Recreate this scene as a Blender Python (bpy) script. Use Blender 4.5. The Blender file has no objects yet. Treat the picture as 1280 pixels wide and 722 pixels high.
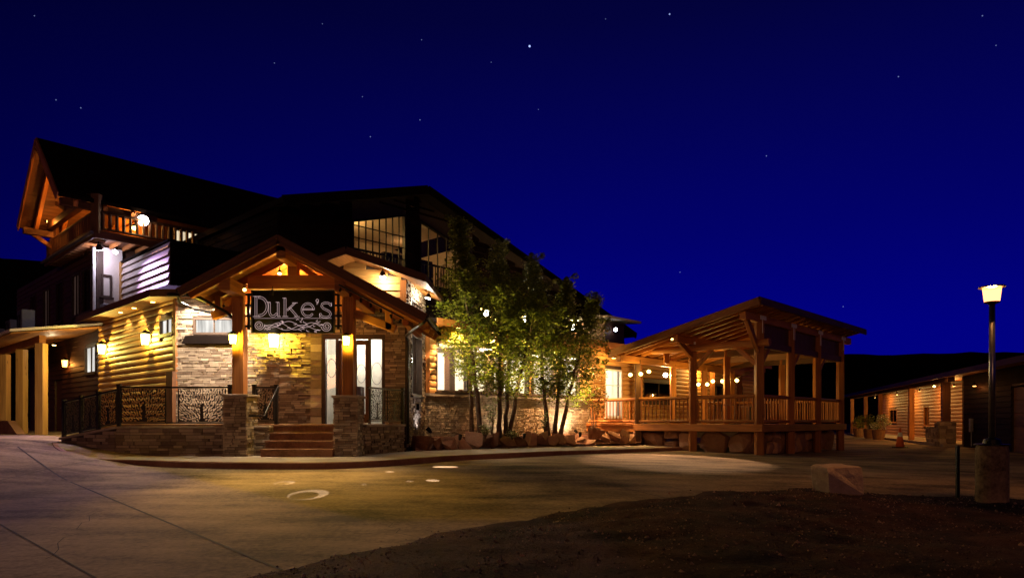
import bpy, bmesh, math, random
from mathutils import Vector, Matrix, noise

R = math.radians
rnd = random.Random(7)
scene = bpy.context.scene
col = scene.collection

# ------------------------------------------------------------------ camera, sky, exposure
EYE = 0.87                       # eye height above the pavement in front of the porch
FPX = 858.0                      # focal length in pixels of the 1280 px wide photograph
cam_d = bpy.data.cameras.new('camera')
cam_d.sensor_width = 36.0
cam_d.lens = 36.0 * FPX / 1280.0
cam_d.shift_y = (525 - 361) / 1280.0
cam_d.clip_start = 0.1
cam_d.clip_end = 3000
cam = bpy.data.objects.new('camera', cam_d)
cam.location = (0, 0, EYE)
cam.rotation_euler = (R(90), 0, 0)
col.objects.link(cam)
scene.camera = cam
scene.view_settings.view_transform = 'Standard'
scene.view_settings.look = 'None'
scene.view_settings.exposure = 0.0
scene.view_settings.gamma = 1.0
scene.view_settings.use_curve_mapping = False
scene.cycles.use_denoising = True
scene.cycles.max_bounces = 5
scene.cycles.diffuse_bounces = 3
scene.cycles.transparent_max_bounces = 12
scene.cycles.sample_clamp_indirect = 3.0
scene.cycles.caustics_reflective = False
scene.cycles.caustics_refractive = False


def make_world():
    w = bpy.data.worlds.new('World')
    scene.world = w
    w.use_nodes = True
    nt = w.node_tree
    nt.nodes.clear()
    N, L = nt.nodes.new, nt.links.new
    tc = N('ShaderNodeTexCoord')
    sep = N('ShaderNodeSeparateXYZ')
    L(tc.outputs['Generated'], sep.inputs[0])
    ramp = N('ShaderNodeValToRGB')
    r = ramp.color_ramp
    r.elements[0].position = 0.0
    r.elements[0].color = (0.0004, 0.0006, 0.235, 1)
    r.elements[1].position = 0.85
    r.elements[1].color = (0.0002, 0.0002, 0.002, 1)
    for p, c in ((0.12, (0.0004, 0.0004, 0.215, 1)), (0.25, (0.0006, 0.0006, 0.145, 1)),
                 (0.36, (0.0008, 0.0008, 0.10, 1)), (0.50, (0.001, 0.001, 0.050, 1))):
        e = r.elements.new(p)
        e.color = c
    L(sep.outputs['Z'], ramp.inputs[0])
    # the after-glow lies ahead and to the right; the sky behind is darker
    dot = N('ShaderNodeVectorMath'); dot.operation = 'DOT_PRODUCT'
    L(tc.outputs['Generated'], dot.inputs[0])
    dot.inputs[1].default_value = (0.30, 0.954, 0)
    mr = N('ShaderNodeMapRange')
    L(dot.outputs['Value'], mr.inputs['Value'])
    mr.inputs['From Min'].default_value = 0.35
    mr.inputs['From Max'].default_value = 0.95
    mr.inputs['To Min'].default_value = 0.18
    mr.inputs['To Max'].default_value = 1.0
    mul = N('ShaderNodeVectorMath'); mul.operation = 'SCALE'
    L(ramp.outputs['Color'], mul.inputs[0])
    L(mr.outputs['Result'], mul.inputs['Scale'])
    acc = mul.outputs[0]
    stars = [(662, 58, 1.5, 1.6), (837, 18, 1.1, .8), (1228, 20, .8, .35), (1245, 57, .8, .25), (1123, 96, .8, .4),
             (958, 195, .8, .4), (101, 135, .8, .35), (70, 125, .8, .3), (453, 121, .7, .3), (525, 150, .8, .4),
             (343, 79, .7, .3), (463, 171, .8, .4), (403, 30, .7, .25), (527, 50, .7, .3), (1054, 383, .8, .3),
             (850, 340, .8, .3), (43, 20, .7, .3), (757, 24, .7, .25), (614, 78, .7, .25), (673, 137, .7, .25)]
    for px, py, rad, s in stars:
        d = Vector(((px - 640) / FPX, 1.0, (525 - py) / FPX)).normalized()
        ds = N('ShaderNodeVectorMath'); ds.operation = 'DISTANCE'
        L(tc.outputs['Generated'], ds.inputs[0])
        ds.inputs[1].default_value = d
        lt = N('ShaderNodeMath'); lt.operation = 'LESS_THAN'
        L(ds.outputs['Value'], lt.inputs[0])
        lt.inputs[1].default_value = rad * .72 / FPX
        sc = N('ShaderNodeVectorMath'); sc.operation = 'SCALE'
        sc.inputs[0].default_value = (0.35 * s, 0.45 * s, 0.9 * s)
        L(lt.outputs[0], sc.inputs['Scale'])
        ad = N('ShaderNodeVectorMath'); ad.operation = 'ADD'
        L(acc, ad.inputs[0]); L(sc.outputs[0], ad.inputs[1])
        acc = ad.outputs[0]
    bg = N('ShaderNodeBackground')
    bg.inputs['Strength'].default_value = 1.0
    L(acc, bg.inputs['Color'])
    out = N('ShaderNodeOutputWorld')
    L(bg.outputs[0], out.inputs[0])


make_world()

# the night's only broad light: a faint warm glow, low behind the camera (moon and village lamps)
sun_d = bpy.data.lights.new('night_glow', 'SUN')
sun_d.energy = 0.17
sun_d.color = (1.0, 0.42, 0.16)
sun_d.angle = R(9)
sun = bpy.data.objects.new('night_glow', sun_d)
sun.rotation_euler = Vector((0.27, 0.95, -0.12)).to_track_quat('-Z', 'Y').to_euler()
col.objects.link(sun)

# ------------------------------------------------------------------ materials


def new_mat(name):
    m = bpy.data.materials.new(name)
    m.use_nodes = True
    nt = m.node_tree
    nt.nodes.clear()
    out = nt.nodes.new('ShaderNodeOutputMaterial')
    b = nt.nodes.new('ShaderNodeBsdfPrincipled')
    nt.links.new(b.outputs[0], out.inputs[0])
    return m, nt, b, out


def noise_node(nt, vec, scale, detail=4, rough=0.55):
    n = nt.nodes.new('ShaderNodeTexNoise')
    n.inputs['Scale'].default_value = scale
    n.inputs['Detail'].default_value = detail
    n.inputs['Roughness'].default_value = rough
    if vec is not None:
        nt.links.new(vec, n.inputs['Vector'])
    return n.outputs['Fac']


def mapping(nt, src, scale, rot=(0, 0, 0)):
    mp = nt.nodes.new('ShaderNodeMapping')
    mp.inputs['Scale'].default_value = scale
    mp.inputs['Rotation'].default_value = rot
    nt.links.new(src, mp.inputs[0])
    return mp.outputs[0]


def ramp_node(nt, fac, stops):
    r = nt.nodes.new('ShaderNodeValToRGB')
    e = r.color_ramp.elements
    e[0].position, e[0].color = stops[0][0], (*stops[0][1], 1)
    e[1].position, e[1].color = stops[-1][0], (*stops[-1][1], 1)
    for p, c in stops[1:-1]:
        x = e.new(p)
        x.color = (*c, 1)
    nt.links.new(fac, r.inputs[0])
    return r.outputs['Color']


def bump(nt, b, h, strength, dist=0.02):
    bp = nt.nodes.new('ShaderNodeBump')
    bp.inputs['Strength'].default_value = strength
    bp.inputs['Distance'].default_value = dist
    nt.links.new(h, bp.inputs['Height'])
    nt.links.new(bp.outputs[0], b.inputs['Normal'])


def wood_mat(name, dark, light, rough=0.6, seed=0.0):
    m, nt, b, out = new_mat(name)
    uv = nt.nodes.new('ShaderNodeUVMap').outputs[0]
    oi = nt.nodes.new('ShaderNodeObjectInfo')
    ad = nt.nodes.new('ShaderNodeVectorMath'); ad.operation = 'ADD'
    nt.links.new(uv, ad.inputs[0])
    sc = nt.nodes.new('ShaderNodeVectorMath'); sc.operation = 'SCALE'
    sc.inputs[0].default_value = (37.0, 53.0, 11.0)
    nt.links.new(oi.outputs['Random'], sc.inputs['Scale'])
    nt.links.new(sc.outputs[0], ad.inputs[1])
    v = ad.outputs[0]
    grain = noise_node(nt, mapping(nt, v, (1.2, 22, 1)), 1.0, 5, 0.6)
    big = noise_node(nt, mapping(nt, v, (0.7, 2.4, 1)), 1.0, 2)
    mix = nt.nodes.new('ShaderNodeMath'); mix.operation = 'MULTIPLY_ADD'
    nt.links.new(grain, mix.inputs[0]); mix.inputs[1].default_value = 0.55
    m2 = nt.nodes.new('ShaderNodeMath'); m2.operation = 'MULTIPLY'
    nt.links.new(big, m2.inputs[0]); m2.inputs[1].default_value = 0.5
    nt.links.new(m2.outputs[0], mix.inputs[2])
    mid = tuple((a + c) / 2 for a, c in zip(dark, light))
    c = ramp_node(nt, mix.outputs[0], [(0.34, dark), (0.5, mid), (0.68, light)])
    # knots
    vo = nt.nodes.new('ShaderNodeTexVoronoi')
    nt.links.new(mapping(nt, v, (1.3, 4.5, 1)), vo.inputs['Vector'])
    vo.inputs['Scale'].default_value = 1.0
    kn = nt.nodes.new('ShaderNodeMapRange')
    nt.links.new(vo.outputs['Distance'], kn.inputs[0])
    kn.inputs[1].default_value = 0.05; kn.inputs[2].default_value = 0.12
    kn.inputs[3].default_value = 0.35; kn.inputs[4].default_value = 1.0
    mu = nt.nodes.new('ShaderNodeVectorMath'); mu.operation = 'SCALE'
    vr_ = nt.nodes.new('ShaderNodeMapRange')          # every timber has its own tone
    nt.links.new(oi.outputs['Random'], vr_.inputs[0])
    vr_.inputs[3].default_value = 0.62; vr_.inputs[4].default_value = 1.12
    km = nt.nodes.new('ShaderNodeMath'); km.operation = 'MULTIPLY'
    nt.links.new(kn.outputs[0], km.inputs[0]); nt.links.new(vr_.outputs[0], km.inputs[1])
    nt.links.new(c, mu.inputs[0]); nt.links.new(km.outputs[0], mu.inputs['Scale'])
    nt.links.new(mu.outputs[0], b.inputs['Base Color'])
    b.inputs['Roughness'].default_value = rough
    b.inputs['Specular IOR Level'].default_value = 0.3
    bump(nt, b, grain, 0.35, 0.01)
    return m


def tint_mat(name, a, c2, rough=0.9, nscale=16.0, bstr=0.9, bdist=0.01, spec=0.2, vary=0.5):
    """colour attribute (one random value per stone) looked up between colours, with fine mottling"""
    m, nt, b, out = new_mat(name)
    at = nt.nodes.new('ShaderNodeAttribute'); at.attribute_name = 'tint'
    tc = nt.nodes.new('ShaderNodeTexCoord').outputs['Object']
    n = noise_node(nt, tc, nscale, 5, 0.65)
    s = nt.nodes.new('ShaderNodeMath'); s.operation = 'MULTIPLY_ADD'
    nt.links.new(n, s.inputs[0]); s.inputs[1].default_value = vary
    s.inputs[2].default_value = -vary / 2
    ad = nt.nodes.new('ShaderNodeMath'); ad.operation = 'ADD'; ad.use_clamp = True
    nt.links.new(at.outputs['Fac'], ad.inputs[0]); nt.links.new(s.outputs[0], ad.inputs[1])
    c = ramp_node(nt, ad.outputs[0], [(0.0, a), (0.5, tuple((x + y) * .47 for x, y in zip(a, c2))), (1.0, c2)])
    nt.links.new(c, b.inputs['Base Color'])
    b.inputs['Roughness'].default_value = rough
    b.inputs['Specular IOR Level'].default_value = spec
    bump(nt, b, n, bstr, bdist)
    return m


def plain_mat(name, c, rough=0.6, metal=0.0, var=0.25, nscale=6.0, spec=0.4, bstr=0.15):
    m, nt, b, out = new_mat(name)
    tc = nt.nodes.new('ShaderNodeTexCoord').outputs['Object']
    n = noise_node(nt, tc, nscale, 5, 0.6)
    lo = tuple(x * (1 - var) for x in c)
    hi = tuple(min(1, x * (1 + var)) for x in c)
    nt.links.new(ramp_node(nt, n, [(0.3, lo), (0.7, hi)]), b.inputs['Base Color'])
    b.inputs['Roughness'].default_value = rough
    b.inputs['Metallic'].default_value = metal
    b.inputs['Specular IOR Level'].default_value = spec
    if bstr:
        bump(nt, b, n, bstr, 0.01)
    return m


def glow_mat(name, c, s):
    """lamp glass: gives off light and lets the bulb's light out"""
    m = bpy.data.materials.new(name); m.use_nodes = True
    nt = m.node_tree; nt.nodes.clear()
    out = nt.nodes.new('ShaderNodeOutputMaterial')
    e = nt.nodes.new('ShaderNodeEmission')
    e.inputs[0].default_value = (*c, 1); e.inputs[1].default_value = s
    t = nt.nodes.new('ShaderNodeBsdfTransparent')
    a = nt.nodes.new('ShaderNodeAddShader')
    nt.links.new(e.outputs[0], a.inputs[0]); nt.links.new(t.outputs[0], a.inputs[1])
    nt.links.new(a.outputs[0], out.inputs[0])
    return m


def curtain_mat(name, c, s):
    """lit window with curtain folds"""
    m = bpy.data.materials.new(name); m.use_nodes = True
    nt = m.node_tree; nt.nodes.clear()
    out = nt.nodes.new('ShaderNodeOutputMaterial')
    uv = nt.nodes.new('ShaderNodeUVMap').outputs[0]
    n = noise_node(nt, mapping(nt, uv, (7, 0.6, 1)), 1.0, 3)
    cc = ramp_node(nt, n, [(0.3, tuple(x * .35 for x in c)), (0.65, c)])
    e = nt.nodes.new('ShaderNodeEmission')
    nt.links.new(cc, e.inputs[0]); e.inputs[1].default_value = s
    g = nt.nodes.new('ShaderNodeBsdfGlossy'); g.inputs['Roughness'].default_value = 0.05
    g.inputs[0].default_value = (.1, .1, .1, 1)
    a = nt.nodes.new('ShaderNodeAddShader')
    nt.links.new(e.outputs[0], a.inputs[0]); nt.links.new(g.outputs[0], a.inputs[1])
    nt.links.new(a.outputs[0], out.inputs[0])
    return m


def glass_mat(name, tint=(0.9, 0.95, 0.95), refl=0.08):
    m = bpy.data.materials.new(name); m.use_nodes = True
    nt = m.node_tree; nt.nodes.clear()
    out = nt.nodes.new('ShaderNodeOutputMaterial')
    t = nt.nodes.new('ShaderNodeBsdfTransparent'); t.inputs[0].default_value = (*tint, 1)
    g = nt.nodes.new('ShaderNodeBsdfGlossy'); g.inputs['Roughness'].default_value = 0.02
    mx = nt.nodes.new('ShaderNodeMixShader')
    mx.inputs[0].default_value = refl
    nt.links.new(t.outputs[0], mx.inputs[1]); nt.links.new(g.outputs[0], mx.inputs[2])
    nt.links.new(mx.outputs[0], out.inputs[0])
    return m


def leaf_mat(name, a, b2):
    m, nt, b, out = new_mat(name)
    at = nt.nodes.new('ShaderNodeAttribute'); at.attribute_name = 'tint'
    c = ramp_node(nt, at.outputs['Fac'], [(0.0, a), (1.0, b2)])
    nt.links.new(c, b.inputs['Base Color'])
    b.inputs['Roughness'].default_value = 0.55
    tr = nt.nodes.new('ShaderNodeBsdfTranslucent')
    nt.links.new(c, tr.inputs[0])
    mx = nt.nodes.new('ShaderNodeMixShader'); mx.inputs[0].default_value = 0.35
    nt.links.new(b.outputs[0], mx.inputs[1]); nt.links.new(tr.outputs[0], mx.inputs[2])
    nt.links.new(mx.outputs[0], out.inputs[0])
    return m


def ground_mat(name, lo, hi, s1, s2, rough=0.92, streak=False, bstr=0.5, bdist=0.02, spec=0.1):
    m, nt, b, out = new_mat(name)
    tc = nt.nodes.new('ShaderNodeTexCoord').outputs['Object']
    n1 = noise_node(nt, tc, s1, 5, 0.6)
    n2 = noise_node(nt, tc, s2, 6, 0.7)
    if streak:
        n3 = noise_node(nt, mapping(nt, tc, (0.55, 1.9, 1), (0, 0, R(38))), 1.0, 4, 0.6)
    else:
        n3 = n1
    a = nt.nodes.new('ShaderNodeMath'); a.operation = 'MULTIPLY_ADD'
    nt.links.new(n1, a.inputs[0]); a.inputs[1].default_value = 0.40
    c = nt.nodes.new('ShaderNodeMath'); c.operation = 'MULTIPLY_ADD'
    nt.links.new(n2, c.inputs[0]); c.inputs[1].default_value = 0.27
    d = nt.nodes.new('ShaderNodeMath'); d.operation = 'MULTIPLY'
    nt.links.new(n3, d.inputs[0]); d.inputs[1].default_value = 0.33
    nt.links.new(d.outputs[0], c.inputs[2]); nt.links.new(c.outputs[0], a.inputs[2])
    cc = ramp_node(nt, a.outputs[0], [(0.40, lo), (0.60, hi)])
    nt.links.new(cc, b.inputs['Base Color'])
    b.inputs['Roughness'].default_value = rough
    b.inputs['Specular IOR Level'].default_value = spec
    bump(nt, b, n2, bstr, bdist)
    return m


MT = {}
MT['timber'] = wood_mat('timber', (0.20, 0.062, 0.014), (0.52, 0.20, 0.05))
MT['dark_timber'] = wood_mat('dark_timber', (0.060, 0.022, 0.010), (0.16, 0.065, 0.028))
MT['siding'] = wood_mat('siding', (0.32, 0.155, 0.045), (0.56, 0.31, 0.10))
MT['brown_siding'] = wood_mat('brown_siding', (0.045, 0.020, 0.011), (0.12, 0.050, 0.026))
MT['dark_shaded_boards'] = wood_mat('dark_shaded_boards', (0.008, 0.004, 0.003), (0.022, 0.011, 0.008))  # dark brown boards; night shade is put into the colour as well
MT['dark_shaded_boards'].node_tree.nodes['Principled BSDF'].inputs['Specular IOR Level'].default_value = 0.02
MT['red_siding'] = wood_mat('red_siding', (0.22, 0.08, 0.03), (0.40, 0.17, 0.07))
MT['pale_siding'] = wood_mat('pale_siding', (0.36, 0.29, 0.25), (0.58, 0.50, 0.46))
MT['soffit'] = wood_mat('soffit', (0.26, 0.09, 0.02), (0.52, 0.22, 0.06))
MT['stone'] = tint_mat('stone', (0.17, 0.115, 0.08), (0.50, 0.39, 0.28))
MT['pale_stone'] = tint_mat('pale_stone', (0.30, 0.215, 0.145), (0.46, 0.36, 0.25), vary=.35)
MT['grey_boulder'] = tint_mat('grey_boulder', (0.30, 0.20, 0.155), (0.72, 0.56, 0.46), nscale=5, bstr=1.0, bdist=0.05, vary=0.9)
MT['pole_metal'] = plain_mat('pole_metal', (0.30, 0.30, 0.33), 0.3, 0.9, nscale=12)
MT['bark'] = plain_mat('bark', (0.11, 0.07, 0.045), 0.9, var=0.5, nscale=9, bstr=0.8)
MT['boulder'] = tint_mat('boulder', (0.17, 0.075, 0.042), (0.50, 0.28, 0.18), nscale=5, bstr=1.0, bdist=0.05, vary=0.8)
MT['roofing'] = plain_mat('roofing', (0.012, 0.008, 0.007), 0.95, spec=0.02, nscale=30, bstr=0.3)
MT['black'] = plain_mat('black', (0.006, 0.005, 0.005), 0.7, spec=0.1)
MT['plate'] = plain_mat('plate', (0.82, 0.82, 0.86), 0.6, var=0.05)
MT['metal'] = plain_mat('metal', (0.014, 0.011, 0.010), 0.45, 0.6, nscale=20)
MT['trim'] = plain_mat('trim', (0.055, 0.032, 0.022), 0.6, nscale=10)
MT['stucco'] = plain_mat('stucco', (0.62, 0.56, 0.50), 0.9, var=0.1, nscale=40)
MT['white'] = plain_mat('white', (0.72, 0.72, 0.70), 0.5, var=0.08)
MT['steel'] = plain_mat('steel', (0.20, 0.21, 0.24), 0.5, 0.3, var=0.15)
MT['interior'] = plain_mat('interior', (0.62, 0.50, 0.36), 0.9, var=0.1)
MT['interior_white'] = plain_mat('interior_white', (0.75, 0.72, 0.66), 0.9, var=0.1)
MT['concrete'] = ground_mat('concrete', (0.05, 0.030, 0.020), (0.44, 0.31, 0.20), 0.42, 16.0, 0.9, streak=True, bstr=0.5, bdist=0.01)  # stains and brushed streaks, with bands of light put into the colour
MT['walk'] = ground_mat('walk', (0.26, 0.20, 0.16), (0.42, 0.34, 0.27), 0.8, 14.0, 0.8, bstr=0.25, bdist=0.01)
MT['kerb'] = ground_mat('kerb', (0.22, 0.10, 0.07), (0.34, 0.18, 0.12), 1.2, 14.0, 0.8, bstr=0.3, bdist=0.01)
MT['dirt'] = ground_mat('dirt', (0.018, 0.008, 0.006), (0.085, 0.036, 0.024), 1.6, 26.0, 0.95, bstr=1.0, bdist=0.05, spec=0.1)
MT['soil'] = ground_mat('soil', (0.08, 0.03, 0.018), (0.24, 0.10, 0.055), 2.0, 20.0, 0.95, bstr=0.9, bdist=0.04, spec=0.1)
MT['hill'] = plain_mat('hill', (0.006, 0.004, 0.004), 1.0, spec=0.0, nscale=0.05)
MT['step'] = ground_mat('step', (0.17, 0.085, 0.048), (0.32, 0.165, 0.095), 2.0, 16.0, 0.75, bstr=0.2, bdist=0.01)
MT['glass'] = glass_mat('glass')
MT['dark_glass'] = glass_mat('dark_glass', (0.5, 0.5, 0.55), 0.10)
MT['leaf'] = leaf_mat('leaf', (0.05, 0.08, 0.006), (0.31, 0.33, 0.028))
MT['shrub_leaf'] = leaf_mat('shrub_leaf', (0.10, 0.13, 0.02), (0.45, 0.48, 0.22))
MT['orange_leaf'] = leaf_mat('orange_leaf', (0.10, 0.06, 0.01), (0.30, 0.18, 0.03))
MT['flower'] = leaf_mat('flower', (0.10, 0.16, 0.03), (0.75, 0.70, 0.50))
MT['cone'] = plain_mat('cone', (0.60, 0.12, 0.03), 0.6, var=0.1)
MT['gravel'] = tint_mat('gravel', (0.03, 0.014, 0.010), (0.50, 0.32, 0.24), nscale=30)
MT['joint'] = plain_mat('joint', (0.03, 0.02, 0.015), 0.95)
MT['pot'] = plain_mat('pot', (0.25, 0.13, 0.07), 0.8)
MT['glow_yellow'] = glow_mat('glow_yellow', (1.0, 0.72, 0.16), 9)
MT['glow_amber'] = glow_mat('glow_amber', (1.0, 0.62, 0.16), 7)
MT['glow_orange'] = glow_mat('glow_orange', (1.0, 0.42, 0.08), 6)
MT['glow_white'] = glow_mat('glow_white', (1.0, 0.92, 0.80), 14)
MT['glow_cool'] = glow_mat('glow_cool', (0.90, 0.88, 1.0), 14)
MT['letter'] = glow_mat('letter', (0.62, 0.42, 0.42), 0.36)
MT['dark_unit'] = plain_mat('dark_unit', (0.10, 0.10, 0.12), 0.6, var=0.15)
MT['curtain_warm'] = curtain_mat('curtain_warm', (1.0, 0.80, 0.52), 1.2)
MT['curtain_white'] = curtain_mat('curtain_white', (0.95, 0.92, 0.85), 1.1)
MT['curtain_dim'] = curtain_mat('curtain_dim', (0.35, 0.20, 0.16), 0.12)

# ------------------------------------------------------------------ mesh builder


class Fr:
    """wall frame: u runs left to right along the wall, w points out of it, v is up"""
    def __init__(s, ox, oy, dx, dy, oz=0.0):
        n = math.hypot(dx, dy)
        s.o = Vector((ox, oy, oz)); s.d = Vector((dx / n, dy / n, 0)); s.n = Vector((dy / n, -dx / n, 0))

    def __call__(s, u, w, v):
        return s.o + s.d * u + s.n * w + Vector((0, 0, v))


ID = Fr(0, 0, 1, 0)     # u = x, w = -y, v = z


class M:
    def __init__(s):
        s.v = []; s.f = []; s.uv = []; s.c = []

    def add(s, vs, fs, uvs=None, c=0.5):
        k = len(s.v)
        s.v += [tuple(x) for x in vs]
        for i, f in enumerate(fs):
            s.f.append([k + j for j in f])
            s.uv.append(uvs[i] if uvs else [(vs[j][0] + vs[j][1], vs[j][2]) for j in f])
            s.c.append(c)
        return s

    def box(s, fr, u0, u1, w0, w1, v0, v1, grain='u', c=0.5):
        P = [(u, w, v) for v in (v0, v1) for w in (w0, w1) for u in (u0, u1)]
        vs = [fr(*p) for p in P]
        fs = [(0, 1, 3, 2), (4, 6, 7, 5), (0, 4, 5, 1), (2, 3, 7, 6), (0, 2, 6, 4), (1, 5, 7, 3)]
        ax = [(0, 1), (0, 1), (0, 2), (0, 2), (1, 2), (1, 2)]
        uvs = []
        for f, (a, b) in zip(fs, ax):
            g = {'u': 0, 'w': 1, 'v': 2}[grain]
            if b == g or (a != g and b != g and False):
                a, b = b, a
            uvs.append([(P[j][a], P[j][b] + 0.37 * (a + b)) for j in f])
        return s.add(vs, fs, uvs, c)

    def beam(s, p, q, wd, ht, up=(0, 0, 1), c=0.5):
        p = Vector(p); q = Vector(q)
        d = (q - p); L = d.length; d.normalize()
        up = Vector(up)
        if abs(d.dot(up)) > 0.98:
            up = Vector((0, 1, 0))
        sd = d.cross(up).normalized(); uu = sd.cross(d).normalized()
        vs = []
        for e in (p, q):
            for a, b in ((-1, -1), (1, -1), (1, 1), (-1, 1)):
                vs.append(e + sd * (a * wd / 2) + uu * (b * ht / 2))
        fs = [(0, 1, 2, 3), (4, 7, 6, 5), (0, 4, 5, 1), (1, 5, 6, 2), (2, 6, 7, 3), (3, 7, 4, 0)]
        uvs = [[(0, 0), (wd, 0), (wd, ht), (0, ht)]] * 2
        x = p.x * 3.1 + p.y * 1.7
        for k, w in enumerate((wd, ht, wd, ht)):
            uvs.append([(x, k), (x + L, k), (x + L, k + w), (x, k + w)])
        return s.add(vs, fs, uvs, c)

    def tube(s, pts, r, n=8, cap=True, c=0.5):
        pts = [Vector(p) for p in pts]
        rs = r if isinstance(r, (list, tuple)) else [r] * len(pts)
        k = len(s.v); L = 0
        prev = None
        rings = []
        for i, p in enumerate(pts):
            a = pts[max(0, i - 1)]; b = pts[min(len(pts) - 1, i + 1)]
            d = (b - a).normalized()
            if prev is None:
                ref = Vector((0, 0, 1)) if abs(d.z) < 0.9 else Vector((1, 0, 0))
                sx = d.cross(ref).normalized()
            else:
                sx = (prev - d * prev.dot(d)).normalized()
            prev = sx
            sy = d.cross(sx)
            rings.append([p + sx * (math.cos(2 * math.pi * j / n) * rs[i]) + sy * (math.sin(2 * math.pi * j / n) * rs[i]) for j in range(n)])
        vs = [v for ring in rings for v in ring]
        fs = []; uvs = []
        for i in range(len(pts) - 1):
            l = (pts[i + 1] - pts[i]).length
            for j in range(n):
                j2 = (j + 1) % n
                fs.append((i * n + j, i * n + j2, (i + 1) * n + j2, (i + 1) * n + j))
                a0, a1 = j * rs[i] * 0.7, (j + 1) * rs[i] * 0.7
                uvs.append([(L, a0), (L, a1), (L + l, a1), (L + l, a0)])
            L += l
        if cap:
            fs.append(tuple(range(n - 1, -1, -1))); uvs.append([(0, 0)] * n)
            o = (len(pts) - 1) * n
            fs.append(tuple(o + j for j in range(n))); uvs.append([(0, 0)] * n)
        return s.add(vs, fs, uvs, c)

    def prism(s, fr, pts, w0, w1, c=0.5):
        n = len(pts)
        vs = [fr(u, w0, v) for u, v in pts] + [fr(u, w1, v) for u, v in pts]
        fs = [tuple(range(n)), tuple(range(2 * n - 1, n - 1, -1))]
        uvs = [[pts[j] for j in range(n)], [pts[j] for j in range(n - 1, -1, -1)]]
        for i in range(n):
            j = (i + 1) % n
            fs.append((i, j, n + j, n + i))
            l = math.hypot(pts[j][0] - pts[i][0], pts[j][1] - pts[i][1])
            uvs.append([(0, 0), (l, 0), (l, abs(w1 - w0)), (0, abs(w1 - w0))])
        return s.add(vs, fs, uvs, c)

    def slab(s, quad, t, c=0.5):
        """polygon with thickness t downwards; uv: along first edge"""
        n = len(quad)
        q = [Vector(p) for p in quad]
        vs = q + [p - Vector((0, 0, t)) for p in q]
        e = (q[1] - q[0]).normalized()
        nn = e.cross(q[2] - q[0]).normalized()
        g = nn.cross(e)
        def uvp(p): return ((p - q[0]).dot(e), (p - q[0]).dot(g))
        fs = [tuple(range(n)), tuple(range(2 * n - 1, n - 1, -1))]
        uvs = [[uvp(p) for p in q], [uvp(q[j]) for j in range(n - 1, -1, -1)]]
        for i in range(n):
            j = (i + 1) % n
            l = (q[j] - q[i]).length
            fs.append((i, n + i, n + j, j)); uvs.append([(0, 0), (0, t), (l, t), (l, 0)])
        return s.add(vs, fs, uvs, c)


WM = {}
KIDS = {}


def obj(name, m, mat, parent=None, bevel=0.0, smooth=False, jitter=None):
    vs = m.v
    if not vs:
        return None
    cx = (min(v[0] for v in vs) + max(v[0] for v in vs)) / 2
    cy = (min(v[1] for v in vs) + max(v[1] for v in vs)) / 2
    cz = min(v[2] for v in vs)
    me = bpy.data.meshes.new(name)
    me.from_pydata([(v[0] - cx, v[1] - cy, v[2] - cz) for v in vs], [], m.f)
    uvl = me.uv_layers.new(name='UVMap')
    flat = []
    for u in m.uv:
        for x in u:
            flat += [x[0], x[1]]
    uvl.data.foreach_set('uv', flat)
    ca = me.attributes.new('tint', 'FLOAT', 'FACE')
    ca.data.foreach_set('value', m.c)
    me.materials.append(MT[mat] if isinstance(mat, str) else mat)
    me.validate()
    bm = bmesh.new(); bm.from_mesh(me)
    bmesh.ops.recalc_face_normals(bm, faces=bm.faces)
    bm.to_mesh(me); bm.free()
    if smooth:
        me.polygons.foreach_set('use_smooth', [True] * len(me.polygons))
    o = bpy.data.objects.new(name, me)
    col.objects.link(o)
    if bevel:
        b = o.modifiers.new('bevel', 'BEVEL'); b.width = bevel; b.segments = 1; b.limit_method = 'ANGLE'
    W = Matrix.Translation((cx, cy, cz))
    WM[o] = W; KIDS[o] = []
    if parent is not None:
        o.parent = parent
        o.matrix_basis = WM[parent].inverted() @ W
        KIDS[parent].append(o)
    else:
        o.matrix_basis = W
    return o


def thing(name, label, cat, loc=(0, 0, 0), group=None):
    o = bpy.data.objects.new(name, None)
    o.empty_display_size = 0.2
    col.objects.link(o)
    o.location = loc
    WM[o] = Matrix.Translation(loc); KIDS[o] = []
    o['label'] = label; o['category'] = cat
    if group:
        o['group'] = group
    return o


def tag(o, label, cat, group=None):
    o['label'] = label; o['category'] = cat
    if group:
        o['group'] = group
    return o


def struct(o, kind='structure'):
    o['kind'] = kind
    return o


def dup(o, parent=None):
    c = o.copy(); col.objects.link(c)
    if parent is not None:
        c.parent = parent
    for k in KIDS.get(o, []):
        dup(k, c)
    return c


def light(name, kind, loc, energy, color, parent=None, radius=0.05, aim=None, spot=None, blend=0.3, size=None):
    d = bpy.data.lights.new(name, kind)
    d.energy = energy; d.color = color
    if kind in ('POINT', 'SPOT'):
        d.shadow_soft_size = radius
    if kind == 'SPOT':
        d.spot_size = R(spot); d.spot_blend = blend
    if kind == 'AREA':
        d.size = size or 0.3
    o = bpy.data.objects.new(name, d); col.objects.link(o)
    W = Matrix.Translation(loc)
    if aim is not None:
        q = (Vector(aim) - Vector(loc)).to_track_quat('-Z', 'Y')
        W = W @ q.to_matrix().to_4x4()
    if parent is not None:
        o.parent = parent
        o.matrix_basis = WM[parent].inverted() @ W
        KIDS[parent].append(o)
    else:
        o.matrix_basis = W
    WM[o] = W; KIDS[o] = []
    return o


YEL = (1.0, 0.66, 0.05); AMB = (1.0, 0.52, 0.12); ORG = (1.0, 0.36, 0.06); WHT = (1.0, 0.86, 0.66); COOL = (0.80, 0.74, 1.0)

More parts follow.
